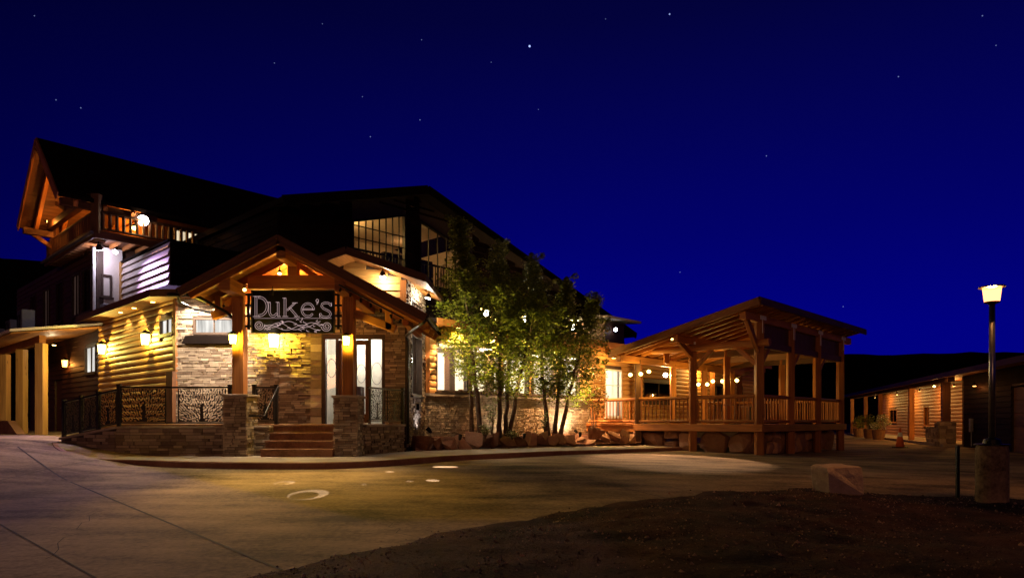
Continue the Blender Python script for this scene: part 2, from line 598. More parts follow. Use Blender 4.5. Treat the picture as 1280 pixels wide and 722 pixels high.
# ------------------------------------------------------------------ site frame
CR, SR = 0.6866, 0.7270     # building axes: a runs away to the right, b away to the left
DR = Vector((CR, SR, 0)); DL = Vector((-SR, CR, 0)); OO = Vector((-2.8, 21.9, 0))


def g(a, b, z=0.0):
    p = OO + DR * a + DL * b
    return Vector((p.x, p.y, z))


def fa(a, b):      # wall frame running along a (facing the camera's right)
    p = g(a, b); return Fr(p.x, p.y, CR, SR)


def fb(a, b):      # wall frame running from far b towards the corner (facing left)
    p = g(a, b); return Fr(p.x, p.y, SR, -CR)


def sm(x, a, b):
    t = max(0.0, min(1.0, (x - a) / (b - a)))
    return t * t * (3 - 2 * t)


def G(x, y):
    z = -0.13 - 0.045 * max(0.0, 14 - y)
    z -= 0.025 * max(0.0, min(x, 12.0) - 2)
    z += min(0.53, 0.12 * max(0.0, -8 - x)) * sm(y, 9, 17)
    return z


def at(px, py, d):
    return Vector(((px - 640) / FPX * d, d, EYE - (py - 525) / FPX * d))


def hit(px, py, off=0.0):
    lo, hi = 1.0, 400.0
    for _ in range(60):
        m = (lo + hi) / 2
        p = at(px, py, m)
        if p.z > G(p.x, p.y) + off: lo = m
        else: hi = m
    return at(px, py, lo)


# ------------------------------------------------------------------ setting
def axis_vals(lo, hi, fine_lo, fine_hi, step, big):
    v = []
    x = lo
    while x < fine_lo - 1e-6: v.append(x); x += big
    x = fine_lo
    while x < fine_hi - 1e-6: v.append(x); x += step
    x = fine_hi
    while x <= hi + 1e-6: v.append(x); x += big
    return v


def sheet(xs, ys, zf):
    m = M()
    n = len(xs)
    vs = [(x, y, zf(x, y)) for y in ys for x in xs]
    fs = []; 
    for j in range(len(ys) - 1):
        for i in range(n - 1):
            fs.append((j * n + i, j * n + i + 1, (j + 1) * n + i + 1, (j + 1) * n + i))
    m.add(vs, fs, [[(vs[k][0], vs[k][1]) for k in f] for f in fs])
    return m


xs = axis_vals(-1200, 1200, -30, 42, 2.0, 90)
ys = axis_vals(-300, 1500, -12, 84, 2.0, 90)
o = struct(obj('ground', sheet(xs, ys, lambda x, y: G(x, y) - 0.06), 'dirt', smooth=True))
xs = [-30 + 0.75 * i for i in range(96)]
ys = [-6 + 0.75 * i for i in range(104)]
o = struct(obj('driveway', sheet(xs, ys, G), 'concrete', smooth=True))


def strip(p, q, wd, off):
    m = M(); n = 24
    p = Vector((p.x, p.y, 0)); q = Vector((q.x, q.y, 0))
    d = (q - p); s = Vector((-d.y, d.x, 0)).normalized() * wd / 2
    vs = []
    for i in range(n + 1):
        c = p + d * (i / n)
        for e in (c - s, c + s):
            vs.append((e.x, e.y, G(e.x, e.y) + off))
    return m.add(vs, [(2 * i, 2 * i + 1, 2 * i + 3, 2 * i + 2) for i in range(n)])


jm = strip(hit(22, 558), hit(352, 712), 0.035, 0.004)
jm2 = strip(hit(0, 600), hit(235, 560), 0.02, 0.004)
jm.add(jm2.v, jm2.f)
for a_, b_ in (((640, 581), (905, 640)), ((0, 655), (120, 722))):
    j4 = strip(hit(*a_), hit(*b_), 0.018, 0.004)
    jm.add(j4.v, j4.f)
jm3 = strip(hit(560, 590), hit(250, 722), 0.018, 0.004)
rc = random.Random(12)
for sx, sy, ex, ey in ((700, 600, 560, 650), (120, 640, 60, 700), (450, 640, 520, 672), (905, 585, 1010, 600)):
    p_, q_ = hit(sx, sy), hit(ex, ey)
    pr_ = p_
    for k in range(1, 11):
        c_ = p_.lerp(q_, k / 10) + Vector((rc.uniform(-.09, .09), rc.uniform(-.09, .09), 0))
        j5 = strip(pr_, c_, .009, .004); jm.add(j5.v, j5.f); pr_ = c_
struct(obj('paving_joint', jm, 'joint'))

# raised pavement (sidewalk) with a kerb, following the kerb line of the photograph
kerb_line = [(-11.5, 17.15), (-10.4, 15.9), (-8.4, 15.1), (-6.8, 14.45), (-5.2, 14.15), (-3.9, 14.15), (-3.05, 14.6), (-2.2, 15.7),
             (-1.5, 16.9), (-0.4, 18.0), (1.5, 19.8), (3.6, 22.1), (5.4, 24.2), (6.3, 25.4)]
back_line = [(-11.4, 17.25), (-10.2, 17.6), (-8.4, 17.9), (-6.8, 18.3), (-5.2, 18.3), (-3.9, 18.6), (-3.0, 19.2), (-2.6, 19.6),
             (-1.7, 20.3), (-0.5, 21.2), (1.2, 22.6), (3.0, 24.3), (4.6, 25.8), (5.5, 26.6)]


def resample(pts, n):
    # Catmull-Rom
    out = []
    k = len(pts)
    for i in range(k - 1):
        p0 = Vector(pts[max(0, i - 1)]); p1 = Vector(pts[i]); p2 = Vector(pts[i + 1]); p3 = Vector(pts[min(k - 1, i + 2)])
        for j in range(n):
            t = j / n
            out.append(0.5 * ((2 * p1) + (-p0 + p2) * t + (2 * p0 - 5 * p1 + 4 * p2 - p3) * t * t + (-p0 + 3 * p1 - 3 * p2 + p3) * t ** 3))
    out.append(Vector(pts[-1]))
    return out


KL = resample(kerb_line, 6); BL = resample(back_line, 6)


def walk_z(x, y):
    t = sm(x, -11.0, -8.0)
    return (G(x, y) + 0.012) * (1 - t) + t * (-0.0 - 0.022 * max(0.0, x - 1.0))


m = M(); mk = M()
vs = []
for i, (k, b) in enumerate(zip(KL, BL)):
    d = (b - k).normalized()
    for t in (k + d * 0.15, k + (b - k) * 0.35, k + (b - k) * 0.7, b):
        vs.append((t.x, t.y, walk_z(t.x, t.y)))
m.add(vs, [(4 * i + j, 4 * i + j + 1, 4 * i + j + 5, 4 * i + j + 4) for i in range(len(KL) - 1) for j in range(3)],
      None)
struct(obj('sidewalk', m, 'walk'))
vs = []
for k, b in zip(KL, BL):
    d = (b - k).normalized()
    i0 = k + d * 0.148; z = walk_z(k.x, k.y)
    vs += [(k.x - d.x * .02, k.y - d.y * .02, G(k.x, k.y) - 0.05), (k.x, k.y, z - 0.02), (k.x + d.x * .02, k.y + d.y * .02, z + 0.003), (i0.x, i0.y, z + 0.003), (i0.x, i0.y, z - .1)]
mk.add(vs, [(5 * i + j, 5 * i + j + 1, 5 * i + j + 6, 5 * i + j + 5) for i in range(len(KL) - 1) for j in range(4)])
struct(obj('kerb', mk, 'kerb'))

# planting bed between the pavement and the dining wing
def bed_z(x, y, t):
    return 0.02 + 0.30 * sm(t, 0.0, 0.35) + 0.05 * noise.noise(Vector((x * 1.5, y * 1.5, 0)))


m = M(); vs = []
NB = 48; MBK = 14
for i in range(NB + 1):
    f = i / NB
    s0 = Vector((-2.75, 19.55, 0)).lerp(Vector((5.5, 26.6, 0)), f)
    e0 = g(-0.3 + 8.9 * f, 0.05)
    for j in range(MBK + 1):
        t = j / MBK
        p = s0.lerp(e0, t)
        vs.append((p.x, p.y, bed_z(p.x, p.y, t)))
m.add(vs, [(i * (MBK + 1) + j, i * (MBK + 1) + j + 1, (i + 1) * (MBK + 1) + j + 1, (i + 1) * (MBK + 1) + j) for i in range(NB) for j in range(MBK)])
struct(obj('planting_bed', m, 'soil', smooth=True))

# dirt and gravel in the foreground
bpts = [hit(310, 722), hit(480, 684), hit(650, 650), hit(780, 628), hit(900, 614), hit(1000, 612), hit(1280, 626)]


def border(x):
    P = bpts
    if x <= P[0].x: return P[0].y - (P[0].x - x) * 1.2
    for a, b in zip(P, P[1:]):
        if x <= b.x:
            return a.y + (b.y - a.y) * (x - a.x) / (b.x - a.x)
    return P[-1].y


def dirt_z(x, y):
    e = border(x) - y + 0.30 * noise.noise(Vector((x * 1.1, y * 1.1, 3))) + 0.12 * noise.noise(Vector((x * 4, y * 4, 8))) + .05 * noise.noise(Vector((x * 11, y * 11, 8)))
    h = -0.05 + 0.085 * sm(e, -0.12, 0.10) + 0.07 * sm(e, 0.0, 1.6)
    if e > -0.05:
        k = sm(e, -0.05, 0.4)
        h += k * (0.06 * noise.noise(Vector((x * .7, y * .7, 1))) + 0.035 * noise.noise(Vector((x * 2.6, y * 2.6, 5)))
                  + 0.014 * noise.noise(Vector((x * 9, y * 9, 2))))
    return G(x, y) + h


xs = [-4.5 + 0.085 * i for i in range(200)]
ys = [2.5 + 0.085 * i for i in range(112)]
struct(obj('dirt_lot', sheet(xs, ys, dirt_z), 'dirt', smooth=True))

m = M()
n = 0
while n < 5200:
    x = rnd.uniform(-2.6, 11.5); y = rnd.uniform(4.2, 11.4)
    eb = border(x) - y
    if eb < -0.5 or abs(x / y) > 0.80 or (eb < 0.03 and rnd.random() > 0.35 * (1 + eb * 2)): continue
    if noise.noise(Vector((x * .9, y * .9, 7))) < rnd.uniform(-0.5, 0.3): continue
    r = rnd.uniform(0.006, 0.017) * (2.2 if rnd.random() < 0.04 else 1)
    z = max(dirt_z(x, y), G(x, y))
    an = rnd.uniform(0, 6.28)
    vs = []
    for k in range(5):
        q = an + k * 1.2566
        rr = r * rnd.uniform(.7, 1.2)
        vs.append((x + math.cos(q) * rr, y + math.sin(q) * rr, z - 0.003))
    vs += [(x + rnd.uniform(-.3, .3) * r, y + rnd.uniform(-.3, .3) * r, z + r * rnd.uniform(.6, 1.1))]
    c = rnd.random() ** 1.3
    m.add(vs, [(k, (k + 1) % 5, 5) for k in range(5)], None, c)
    n += 1
struct(obj('gravel', m, 'gravel'), 'stuff')

# dark mesa on the skyline
m = M(); vs = []
NH = 160
for i in range(NH + 1):
    az = R(-75 + 150 * i / NH)
    x0 = math.tan(az) if abs(az) < 1.3 else 4 * (1 if az > 0 else -1)
    px = 640 + FPX * x0
    if px < 100: el = 197 + 40 * sm(-px, -100, 300)
    elif px < 700: el = 197 - 130 * sm(px, 60, 420)
    else: el = 67 + 17 * sm(px, 900, 1080)
    el += 5 * noise.noise(Vector((az * 9, 0, 0))) + 2 * noise.noise(Vector((az * 60, 4, 0)))
    D = 320
    for r_, h in ((0.8, 0.0), (0.88, 0.55), (0.97, 0.82), (1.0, 1.0), (1.15, 1.02), (1.4, 0)):
        vs.append((x0 * D * r_, D * r_, -1.2 + (el / FPX * D + 2) * h))
m.add(vs, [(i * 6 + j, i * 6 + j + 1, (i + 1) * 6 + j + 1, (i + 1) * 6 + j) for i in range(NH) for j in range(5)])
struct(obj('hills', m, 'hill', smooth=False))

# ------------------------------------------------------------------ wall coverings


def free(u0, u1, va, vb, ops):
    iv = [(u0, u1)]
    for (a, b, c, d) in ops:
        if c < vb - 1e-4 and d > va + 1e-4:
            nv = []
            for (s, e) in iv:
                if b <= s or a >= e: nv.append((s, e))
                else:
                    if a > s: nv.append((s, a))
                    if b < e: nv.append((b, e))
            iv = nv
    return [(s, e) for s, e in iv if e - s > 0.01]


def backing(m, fr, u0, u1, v0, v1, ops, w0, w1):
    vv = sorted({v0, v1, *[max(v0, min(v1, x)) for o_ in ops for x in o_[2:]]})
    for va, vb in zip(vv, vv[1:]):
        if vb - va < 1e-4: continue
        for s, e in free(u0, u1, va, vb, ops):
            m.box(fr, s, e, w0, w1, va, vb)


def stones(m, fr, u0, u1, v0, v1, ops=(), w=0.0, seed=1, rh=(0.04, 0.085), ln=(0.09, 0.36), dp=(0.008, 0.065), topf=None):
    r = random.Random(seed)
    v = v0
    while v < v1 - 0.01:
        h = min(r.uniform(*rh), v1 - v)
        if v1 - v - h < 0.03: h = v1 - v
        for s, e in free(u0, u1, v, v + h, ops):
            u = s
            while u < e - 0.005:
                l = r.uniform(*ln)
                if e - u - l < 0.08: l = e - u
                if topf is None or topf(u + l / 2) >= v + h:
                    d = r.uniform(*dp); c = r.random()
                    gp = 0.004
                    P = [fr(u + gp, w - .01, v + gp), fr(u + l - gp, w - .01, v + gp), fr(u + l - gp, w - .01, v + h - gp), fr(u + gp, w - .01, v + h - gp)]
                    j = lambda: r.uniform(-.006, .006)
                    Q = [fr(u + gp + .004, w + d + j(), v + gp), fr(u + l - gp - .004, w + d + j(), v + gp),
                         fr(u + l - gp - .004, w + d + j(), v + h - gp - .004), fr(u + gp + .004, w + d + j(), v + h - gp - .004)]
                    m.add(P + Q, [(4, 5, 6, 7), (0, 1, 5, 4), (1, 2, 6, 5), (2, 3, 7, 6), (3, 0, 4, 7)], None, c)
                u += l
        v += h


def logs(m, fr, u0, u1, v0, v1, ops=(), w=0.0, h=0.2, dep=0.045, topf=None):
    """half-round log siding"""
    v = v0; k = 0
    while v < v1 - 0.02:
        hh = min(h, v1 - v)
        for s, e in free(u0, u1, v, v + hh, ops):
            if topf is not None:
                N = 60
                us = [s + (e - s) * i / N for i in range(N + 1) if topf(s + (e - s) * i / N) >= v + hh * .6]
                if len(us) < 2: continue
                s, e = us[0], us[-1]
            prof = [(0.0, 0.0), (0.06, 0.55), (0.2, 0.86), (0.45, 1.0), (0.7, 0.9), (0.92, 0.5), (1.0, 0.0)]
            vs = []
            for p, q in prof: vs += [fr(s, w + dep * q, v + p * hh), fr(e, w + dep * q, v + p * hh)]
            n = len(prof)
            fs = [(2 * i, 2 * i + 1, 2 * i + 3, 2 * i + 2) for i in range(n - 1)]
            o_ = k * 1.37
            uvs = [[(s + o_, k + prof[i][0] * hh), (e + o_, k + prof[i][0] * hh), (e + o_, k + prof[i + 1][0] * hh), (s + o_, k + prof[i + 1][0] * hh)] for i in range(n - 1)]
            fs += [tuple(range(0, 2 * n, 2)), tuple(range(2 * n - 1, 0, -2))]
            uvs += [[(0, 0)] * n] * 2
            m.add(vs, fs, uvs)
        v += hh; k += 1
    return m


def lap(m, fr, u0, u1, v0, v1, ops=(), w=0.0, h=0.2, dep=0.03, topf=None):
    """lapped boards, the lower edge stands proud"""
    v = v0; k = 0
    while v < v1 - 0.02:
        hh = min(h, v1 - v)
        for s, e in free(u0, u1, v, v + hh, ops):
            if topf is not None:
                N = 60
                us = [s + (e - s) * i / N for i in range(N + 1) if topf(s + (e - s) * i / N) >= v + hh * .6]
                if len(us) < 2: continue
                s, e = us[0], us[-1]
            vs = [fr(s, w, v), fr(e, w, v), fr(s, w + dep, v + .004), fr(e, w + dep, v + .004), fr(s, w + .003, v + hh), fr(e, w + .003, v + hh)]
            o_ = k * 1.37
            m.add(vs, [(0, 1, 3, 2), (2, 3, 5, 4), (0, 2, 4), (1, 5, 3)],
                  [[(s + o_, k), (e + o_, k), (e + o_, k + .03), (s + o_, k + .03)], [(s + o_, k), (e + o_, k), (e + o_, k + hh), (s + o_, k + hh)], [(0, 0)] * 3, [(0, 0)] * 3])
        v += hh; k += 1
    return m


def planks_under(m, quad, step=0.14, t=0.02):
    """tongue and groove boards following a sloped quad (edge 0-1 is the plank direction)"""
    A, B, C, D = [Vector(p) for p in quad]
    n = max(1, int((D - A).length / step))
    for i in range(n):
        f0, f1 = (i + 0.02) / n, (i + 0.97) / n
        q = [A.lerp(D, f0), B.lerp(C, f0), B.lerp(C, f1), A.lerp(D, f1)]
        m.slab(q, t)
    return m


def window(parent, fr, u0, u1, v0, v1, w=0.0, pane='glass', cols=1, rows=1, frame='trim', fw=0.06, sill=True, top=None, mun=0.022):
    """window part with frame and pane; top = (zl, zr) for a raked head"""
    tl, tr = top if top else (v1, v1)
    m = M()
    f = lambda u: tl + (tr - tl) * (u - u0) / (u1 - u0)
    m.box(fr, u0, u0 + fw, w - .06, w + .05, v0, tl)
    m.box(fr, u1 - fw, u1, w - .06, w + .05, v0, tr)
    m.box(fr, u0 + fw, u1 - fw, w - .06, w + .05, v0, v0 + fw)
    m.prism(fr, [(u0 + fw, f(u0 + fw) - fw), (u1 - fw, f(u1 - fw) - fw), (u1 - fw, f(u1 - fw)), (u0 + fw, f(u0 + fw))], w - .06, w + .05)
    for i in range(1, cols):
        u = u0 + (u1 - u0) * i / cols
        m.box(fr, u - mun / 2, u + mun / 2, w - .035, w + .015, v0 + fw, f(u) - fw)
    for i in range(1, rows):
        v = v0 + (v1 - v0) * i / rows
        ue = u1 - fw; us = u0 + fw
        if v < min(tl, tr) - fw:
            m.box(fr, us, ue, w - .033, w + .013, v - mun / 2, v + mun / 2)
    if sill:
        m.box(fr, u0 - .05, u1 + .05, w - .02, w + .11, v0 - .05, v0)
    o_ = obj('window', m, frame, parent)
    p = M()
    p.add([fr(u0 + fw * .5, w - .04, v0 + fw * .5), fr(u1 - fw * .5, w - .04, v0 + fw * .5), fr(u1 - fw * .5, w - .04, tr - fw * .5), fr(u0 + fw * .5, w - .04, tl - fw * .5)],
          [(0, 1, 2, 3)], [[(u0, v0), (u1, v0), (u1, tr), (u0, tl)]])
    obj('pane', p, pane, o_)
    return o_


def room(parent, fr, u0, u1, dep, v0, v1, mat='interior', w=-0.15, name='room_wall'):
    """inner faces of a lit room behind windows (depth dep)"""
    m = M()
    m.box(fr, u0, u1, w - dep - .1, w - dep, v0, v1)
    m.box(fr, u0 - .1, u0, w - dep, w, v0, v1)
    m.box(fr, u1, u1 + .1, w - dep, w, v0, v1)
    m.box(fr, u0, u1, w - dep, w, v0 - .1, v0)
    m.box(fr, u0, u1, w - dep, w, v1, v1 + .1)
    return obj(name, m, mat, parent)



# ------------------------------------------------------------------ the big timber and stone lodge
B = thing('lodge_building', 'large timber and stone restaurant lodge with dark roofs, three storeys high at its left end',
          'building', tuple(g(0, 5, 0)))


def trim(name, fr, u0, u1, w0, w1, v0, v1, mat='trim', parent=None, grain='v'):
    return obj(name, M().box(fr, u0, u1, w0, w1, v0, v1, grain), mat, parent or B)


# -- lower log wall on the left (runs away to the left)
f = fb(-6.35, 10.2); L1 = 6.98
wins = [(5.72, 6.72, 3.34, 3.86)]
m = logs(M(), f, 0, L1 - .16, -0.2, 4.36, wins, 0.0, 0.2, 0.06)
wl = obj('log_wall', m, 'siding', B)
m = M(); backing(m, f, 0, L1, -0.3, 4.4, wins, -0.2, 0.0); obj('wall_core', m, 'trim', wl)
window(B, f, 5.72, 6.72, 3.34, 3.86, cols=2, pane='curtain_white', frame='trim')
trim('corner_board', f, L1 - .16, L1 + .03, 0.003, .07, 1.7, 4.36, 'timber')
trim('corner_board', f, L1 - .42, L1 + .05, 0.06, .16, 0.3, 2.25, 'dark_timber')

# -- front wall behind the porch
f = Fr(-9.5, 19.5, 1, 0)
door_op = (4.13, 5.89, 0.0, 3.30)
hi_win = (0.45, 1.62, 3.30, 3.78)
ops = [door_op, hi_win]
m = M(); stones(m, f, -0.03, 2.9, -0.1, 4.33, ops, 0, 3)
stones(m, f, 2.9, 6.47, 0.3, 3.95, ops + [(3.80, 4.12, 0, 9)], 0, 4)
ws = obj('stone_wall', m, 'stone', B)
m = M(); backing(m, f, 0, 6.5, -0.3, 4.36, ops, -0.25, 0.0); obj('wall_core', m, 'trim', ws)
m = M(); stones(m, f, 3.80, 4.12, 0.77, 3.95, (), 0.10, 5, (.16, .24), (.3, .34), (.0, .02)); obj('pilaster', m, 'stone', B)
window(B, f, 0.45, 1.62, 3.30, 3.78, cols=2, pane='curtain_white', frame='trim', sill=False)
obj('window_ledge', M().prism(Fr(-9.5, 19.5, 1, 0), [(0.25, 3.02), (1.78, 3.02), (1.66, 3.24), (0.36, 3.24)], 0.0, 0.30), 'roofing', B)
# gable siding above the stone
tf = lambda u: 5.40 - .35 * abs(u - 9.5 + 4.46)
m = lap(M(), f, 2.6, 6.35, 3.95, 5.4, (), 0.0, 0.2, 0.045, topf=tf)
obj('gable_siding', m, 'siding', B)
m = M(); m.prism(f, [(2.6, 3.9), (6.5, 3.9), (6.5, 4.85), (5.04, 5.36), (2.6, 4.6)], -0.2, -0.003); obj('gable_core', m, 'trim', B)
trim('corner_board', f, 6.33, 6.5, 0.0, .06, 3.95, 4.84, 'timber')

# door unit
D = obj('door', (lambda m: (m.box(f, 4.13, 4.21, -.12, .05, .77, 3.30, 'v'), m.box(f, 5.81, 5.89, -.12, .05, .77, 3.30, 'v'), m.box(f, 4.21, 5.81, -.12, .05, 3.18, 3.30), m.box(f, 4.50, 4.58, -.1, .04, .77, 3.18, 'v'), m.box(f, 5.42, 5.48, -.1, .04, .77, 3.18, 'v')) and m)(M()), 'trim', B)
for a0, a1 in ((4.58, 5.0), (5.0, 5.42)):
    m = M()
    m.box(f, a0 + .005, a0 + .085, -.07, 0, .80, 3.14, 'v'); m.box(f, a1 - .085, a1 - .005, -.07, 0, .80, 3.14, 'v')
    m.box(f, a0 + .085, a1 - .085, -.07, 0, .80, 1.05); m.box(f, a0 + .085, a1 - .085, -.07, 0, 3.02, 3.14)
    obj('door_leaf', m, 'dark_timber', D)
m = M()
for a0, a1, z0 in ((4.21, 4.50, .80), (4.66, 4.92, 1.05), (5.08, 5.34, 1.05), (5.48, 5.81, .80)):
    m.add([f(a0, -.05, z0), f(a1, -.05, z0), f(a1, -.05, 3.18), f(a0, -.05, 3.18)], [(0, 1, 2, 3)])
obj('door_glass', m, 'glass', D)
for cu, cv, rr in ((4.36, 2.35, .13), (5.21, 2.2, .13), (5.65, 2.2, .155)):
    m = M().tube([f(cu + rr * math.cos(t * .2618), -.045, cv + rr * 2.0 * math.sin(t * .2618)) for t in range(25)], .009, 5)
    obj('glass_motif', m, 'steel', D)
m = M()
for u in (4.96, 5.04):
    m.tube([f(u, 0, 1.5), f(u, .06, 1.5), f(u, .06, 2.2), f(u, 0, 2.2)], .012, 6)
obj('handle', m, 'steel', D)
m = M().box(f, 3.7, 6.3, -2.4, -2.3, .6, 3.6).box(f, 3.6, 3.7, -2.3, -.27, .6, 3.6).box(f, 3.7, 6.3, -2.3, -.27, .66, .76).box(f, 3.7, 6.3, -2.3, -.27, 3.5, 3.6)
obj('foyer_wall', m, 'interior_white', B)
light('foyer_light', 'POINT', tuple(f(4.9, -1.4, 3.2)), 130, (1, .84, .66), B, .15)
obj('reception_desk', M().box(f, 4.3, 4.9, -1.9, -1.4, .78, 1.9).box(f, 5.55, 5.8, -1.6, -1.5, .78, 2.6), 'brown_siding', B)

# right-hand face of the entrance tower
ft = Fr(-3.0, 19.5, .083, .9965)
ops = [(.46, 1.90, 1.60, 3.40), (.40, 2.0, 4.10, 4.42)]
m = M(); stones(m, ft, 0.02, 2.42, 0.1, 4.92, ops, 0, 9); w2 = obj('stone_wall', m, 'stone', B)
m = M(); backing(m, ft, 0, 2.42, -.2, 4.95, ops, -.25, 0); obj('wall_core', m, 'trim', w2)
window(B, ft, .46, 1.90, 1.60, 3.40, cols=2)
window(B, ft, .40, 2.0, 4.10, 4.42, cols=4, pane='dark_glass', sill=False)
obj('wall_fitting', M().box(ft, 1.05, 1.13, .05, .13, 1.18, 1.36), 'metal', B)

# tower roof
zr = 5.53
m = M()
m.slab([(-7.9, 18.45, zr - .35 * 3.44), (-4.46, 18.45, zr), (-4.46, 21.7, zr), (-7.9, 21.7, zr - .35 * 3.44)], .10)
m.slab([(-4.46, 18.45, zr), (-2.35, 18.45, zr - .35 * 2.11), (-2.2, 21.7, zr - .35 * 2.26), (-4.46, 21.7, zr)], .10)
tr = obj('tower_roof', m, 'roofing', B)
m = M()
planks_under(m, [(-7.8, 18.5, zr - .35 * 3.34 - .12), (-7.8, 19.6, zr - .35 * 3.34 - .12), (-4.46, 19.6, zr - .12), (-4.46, 18.5, zr - .12)])
planks_under(m, [(-2.4, 18.5, zr - .35 * 2.06 - .12), (-2.25, 21.6, zr - .35 * 2.21 - .12), (-4.46, 21.6, zr - .12), (-4.46, 18.5, zr - .12)])
obj('soffit', m, 'soffit', tr)
m = M()
m.beam((-7.9, 18.43, zr - .35 * 3.44 - .10), (-4.46, 18.43, zr - .10), .04, .20)
m.beam((-4.46, 18.43, zr - .10), (-2.33, 18.43, zr - .35 * 2.13 - .10), .04, .20)
m.beam((-2.33, 18.43, zr - .35 * 2.13 - .10), (-2.18, 21.7, zr - .35 * 2.28 - .1), .04, .18)
obj('fascia', m, 'dark_timber', tr)

# skirt roof over the left walls
m = M()
m.slab([(-9.9, 18.85, 4.46), (-6.65, 18.85, 4.46), (-6.65, 21.5, 5.1), (-10.7, 21.5, 5.1)], .09)
c0 = Vector((-9.9, 18.85, 4.46)); c1 = Vector((-10.7, 21.5, 5.1))
e1 = g(-5.72, 10.0, 4.95); e0 = g(-7.05, 10.3, 4.46)
m.slab([tuple(e0), tuple(c0), tuple(c1), tuple(e1)], .09)
sr = obj('skirt_roof', m, 'roofing', B)
m = M()
planks_under(m, [(-9.85, 18.9, 4.34), (-6.7, 18.9, 4.34), (-6.7, 19.5, 4.34), (-9.6, 19.5, 4.34)])
planks_under(m, [tuple(g(-7.0, 10.2, 4.34)), (-9.85, 18.95, 4.34), (-9.5, 19.5, 4.34), tuple(g(-6.35, 10.2, 4.34))])
obj('soffit', m, 'soffit', sr)
m = M()
m.beam((-9.92, 18.83, 4.36), (-6.6, 18.83, 4.36), .05, .20); m.beam(tuple(e0 + Vector((0, 0, -.1))), (-9.92, 18.83, 4.36), .05, .20)
obj('fascia', m, 'dark_timber', sr)
obj('gutter', M().tube([(-9.4, 18.76, 4.30), (-6.9, 18.76, 4.24)], .055, 8), 'metal', sr)
obj('downpipe', M().tube([(-9.15, 18.8, 4.26), (-9.15, 18.9, 4.12), (-8.9, 19.1, 3.98), (-7.9, 19.2, 3.76), (-7.66, 19.3, 3.6), (-7.66, 19.38, .8)], .035, 7), 'metal', sr)
for (p_, q_) in (((-9.0, 19.12, 4.33), 330), ((-8.2, 19.12, 4.33), 330)):
    x, y, z = p_
    o = obj('downlight', M().tube([(x, y, z + .004), (x, y, z - .02)], .07, 12), 'glow_white', sr)
    light('downlight_lamp', 'SPOT', (x, y - .02, z - .05), q_, (1, .86, .66), o, .04, (x, y + .12, 0), 125, .5)
for t, q_ in ((3.9, 60), (2.66, 60), (1.1, 60)):
    p = fb(-6.35, 10.2)(L1 - t, .28, 4.33)
    o = obj('downlight', M().tube([p + Vector((0, 0, .004)), p - Vector((0, 0, .02))], .06, 12), 'glow_yellow', sr)
    light('downlight_lamp', 'SPOT', tuple(p - Vector((0, 0, .05))), q_, (1, .80, .30), o, .04, tuple(p + DR * .12 - Vector((0, 0, 4))), 110, .5)

# -- first floor, set back: log volume with cool light on it
f = fb(-5.72, 9.95); L2 = 4.48
m = lap(M(), f, 0.14, L2 - .02, 4.4, 6.45, (), 0, .235, .075); wl = obj('log_wall', m, 'pale_siding', B)
obj('wall_core', M().box(f, 0, L2, -.2, 0, 4.4, 6.5), 'trim', wl)
trim('corner_board', f, -.02, .14, 0, .09, 4.4, 6.5, 'siding')
f2 = fa(-5.72, 5.47)
m = lap(M(), f2, 0, 9, 4.6, 6.45, (), 0, .2, .03); obj('board_wall', m, 'dark_shaded_boards', B)
m = M(); m.slab([tuple(g(-5.80, 5.44, 6.53)), tuple(g(3, 5.44, 6.53)), tuple(g(3, 9.9, 6.53)), tuple(g(-5.80, 9.9, 6.53))], .06); obj('flat_roof', m, 'roofing', B)

# white stucco corner and the long dark wall of the left wing
f = fa(-6.51, 9.95)
obj('stucco_wall', M().box(f, 0, .8, -.2, 0, 4.3, 6.95), 'stucco', B)
window(B, f, .12, .45, 5.2, 6.0, cols=1, pane='curtain_dim', frame='trim')
f = fb(-6.51, 22.0); LW = 12.05
wn = [(LW - b_, LW - a_, 4.75, 6.35) for a_, b_ in ((.6, 1.7), (2.0, 3.0), (4.2, 5.2), (6.2, 7.2), (8.4, 9.4))]
m = lap(M(), f, 0, LW, 4.2, 6.95, wn, 0, .2, .03); wl = obj('board_wall', m, 'brown_siding', B)
m = M(); backing(m, f, 0, LW, 4.2, 7.0, wn, -.2, 0); obj('wall_core', m, 'trim', wl)
for i, w_ in enumerate(wn):
    window(B, f, *w_, cols=2, pane='curtain_dim' if i % 2 else 'dark_glass')
m = M().tube([fb(-6.51, 9.95)(0, .09, 6.9), fb(-6.51, 9.95)(0, .09, 4.35)], .05, 8)
obj('downpipe', m, 'white', B)
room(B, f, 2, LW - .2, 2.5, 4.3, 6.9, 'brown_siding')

# ground-floor wall under the canopy
f = fb(-6.0, 22.0); LE = 11.8
wn = [(LE - 3.0, LE - 1.65, 2.65, 3.70), (LE - 7.4, LE - 6.3, .3, 2.6)]
m = lap(M(), f, 0, LE, .2, 4.3, wn, 0, .2, .03); wl = obj('board_wall', m, 'brown_siding', B)
m = M(); backing(m, f, 0, LE, .2, 4.3, wn, -.2, 0); obj('wall_core', m, 'trim', wl)
window(B, f, *wn[0], cols=2, pane='curtain_white')
d_ = obj('side_door', M().box(f, LE - 7.38, LE - 6.32, -.1, -.05, .3, 2.58, 'v'), 'dark_timber', B)
obj('handle', M().tube([f(LE - 6.5, -.05, 1.4), f(LE - 6.5, .0, 1.4), f(LE - 6.6, .0, 1.4)], .015, 6), 'steel', d_)

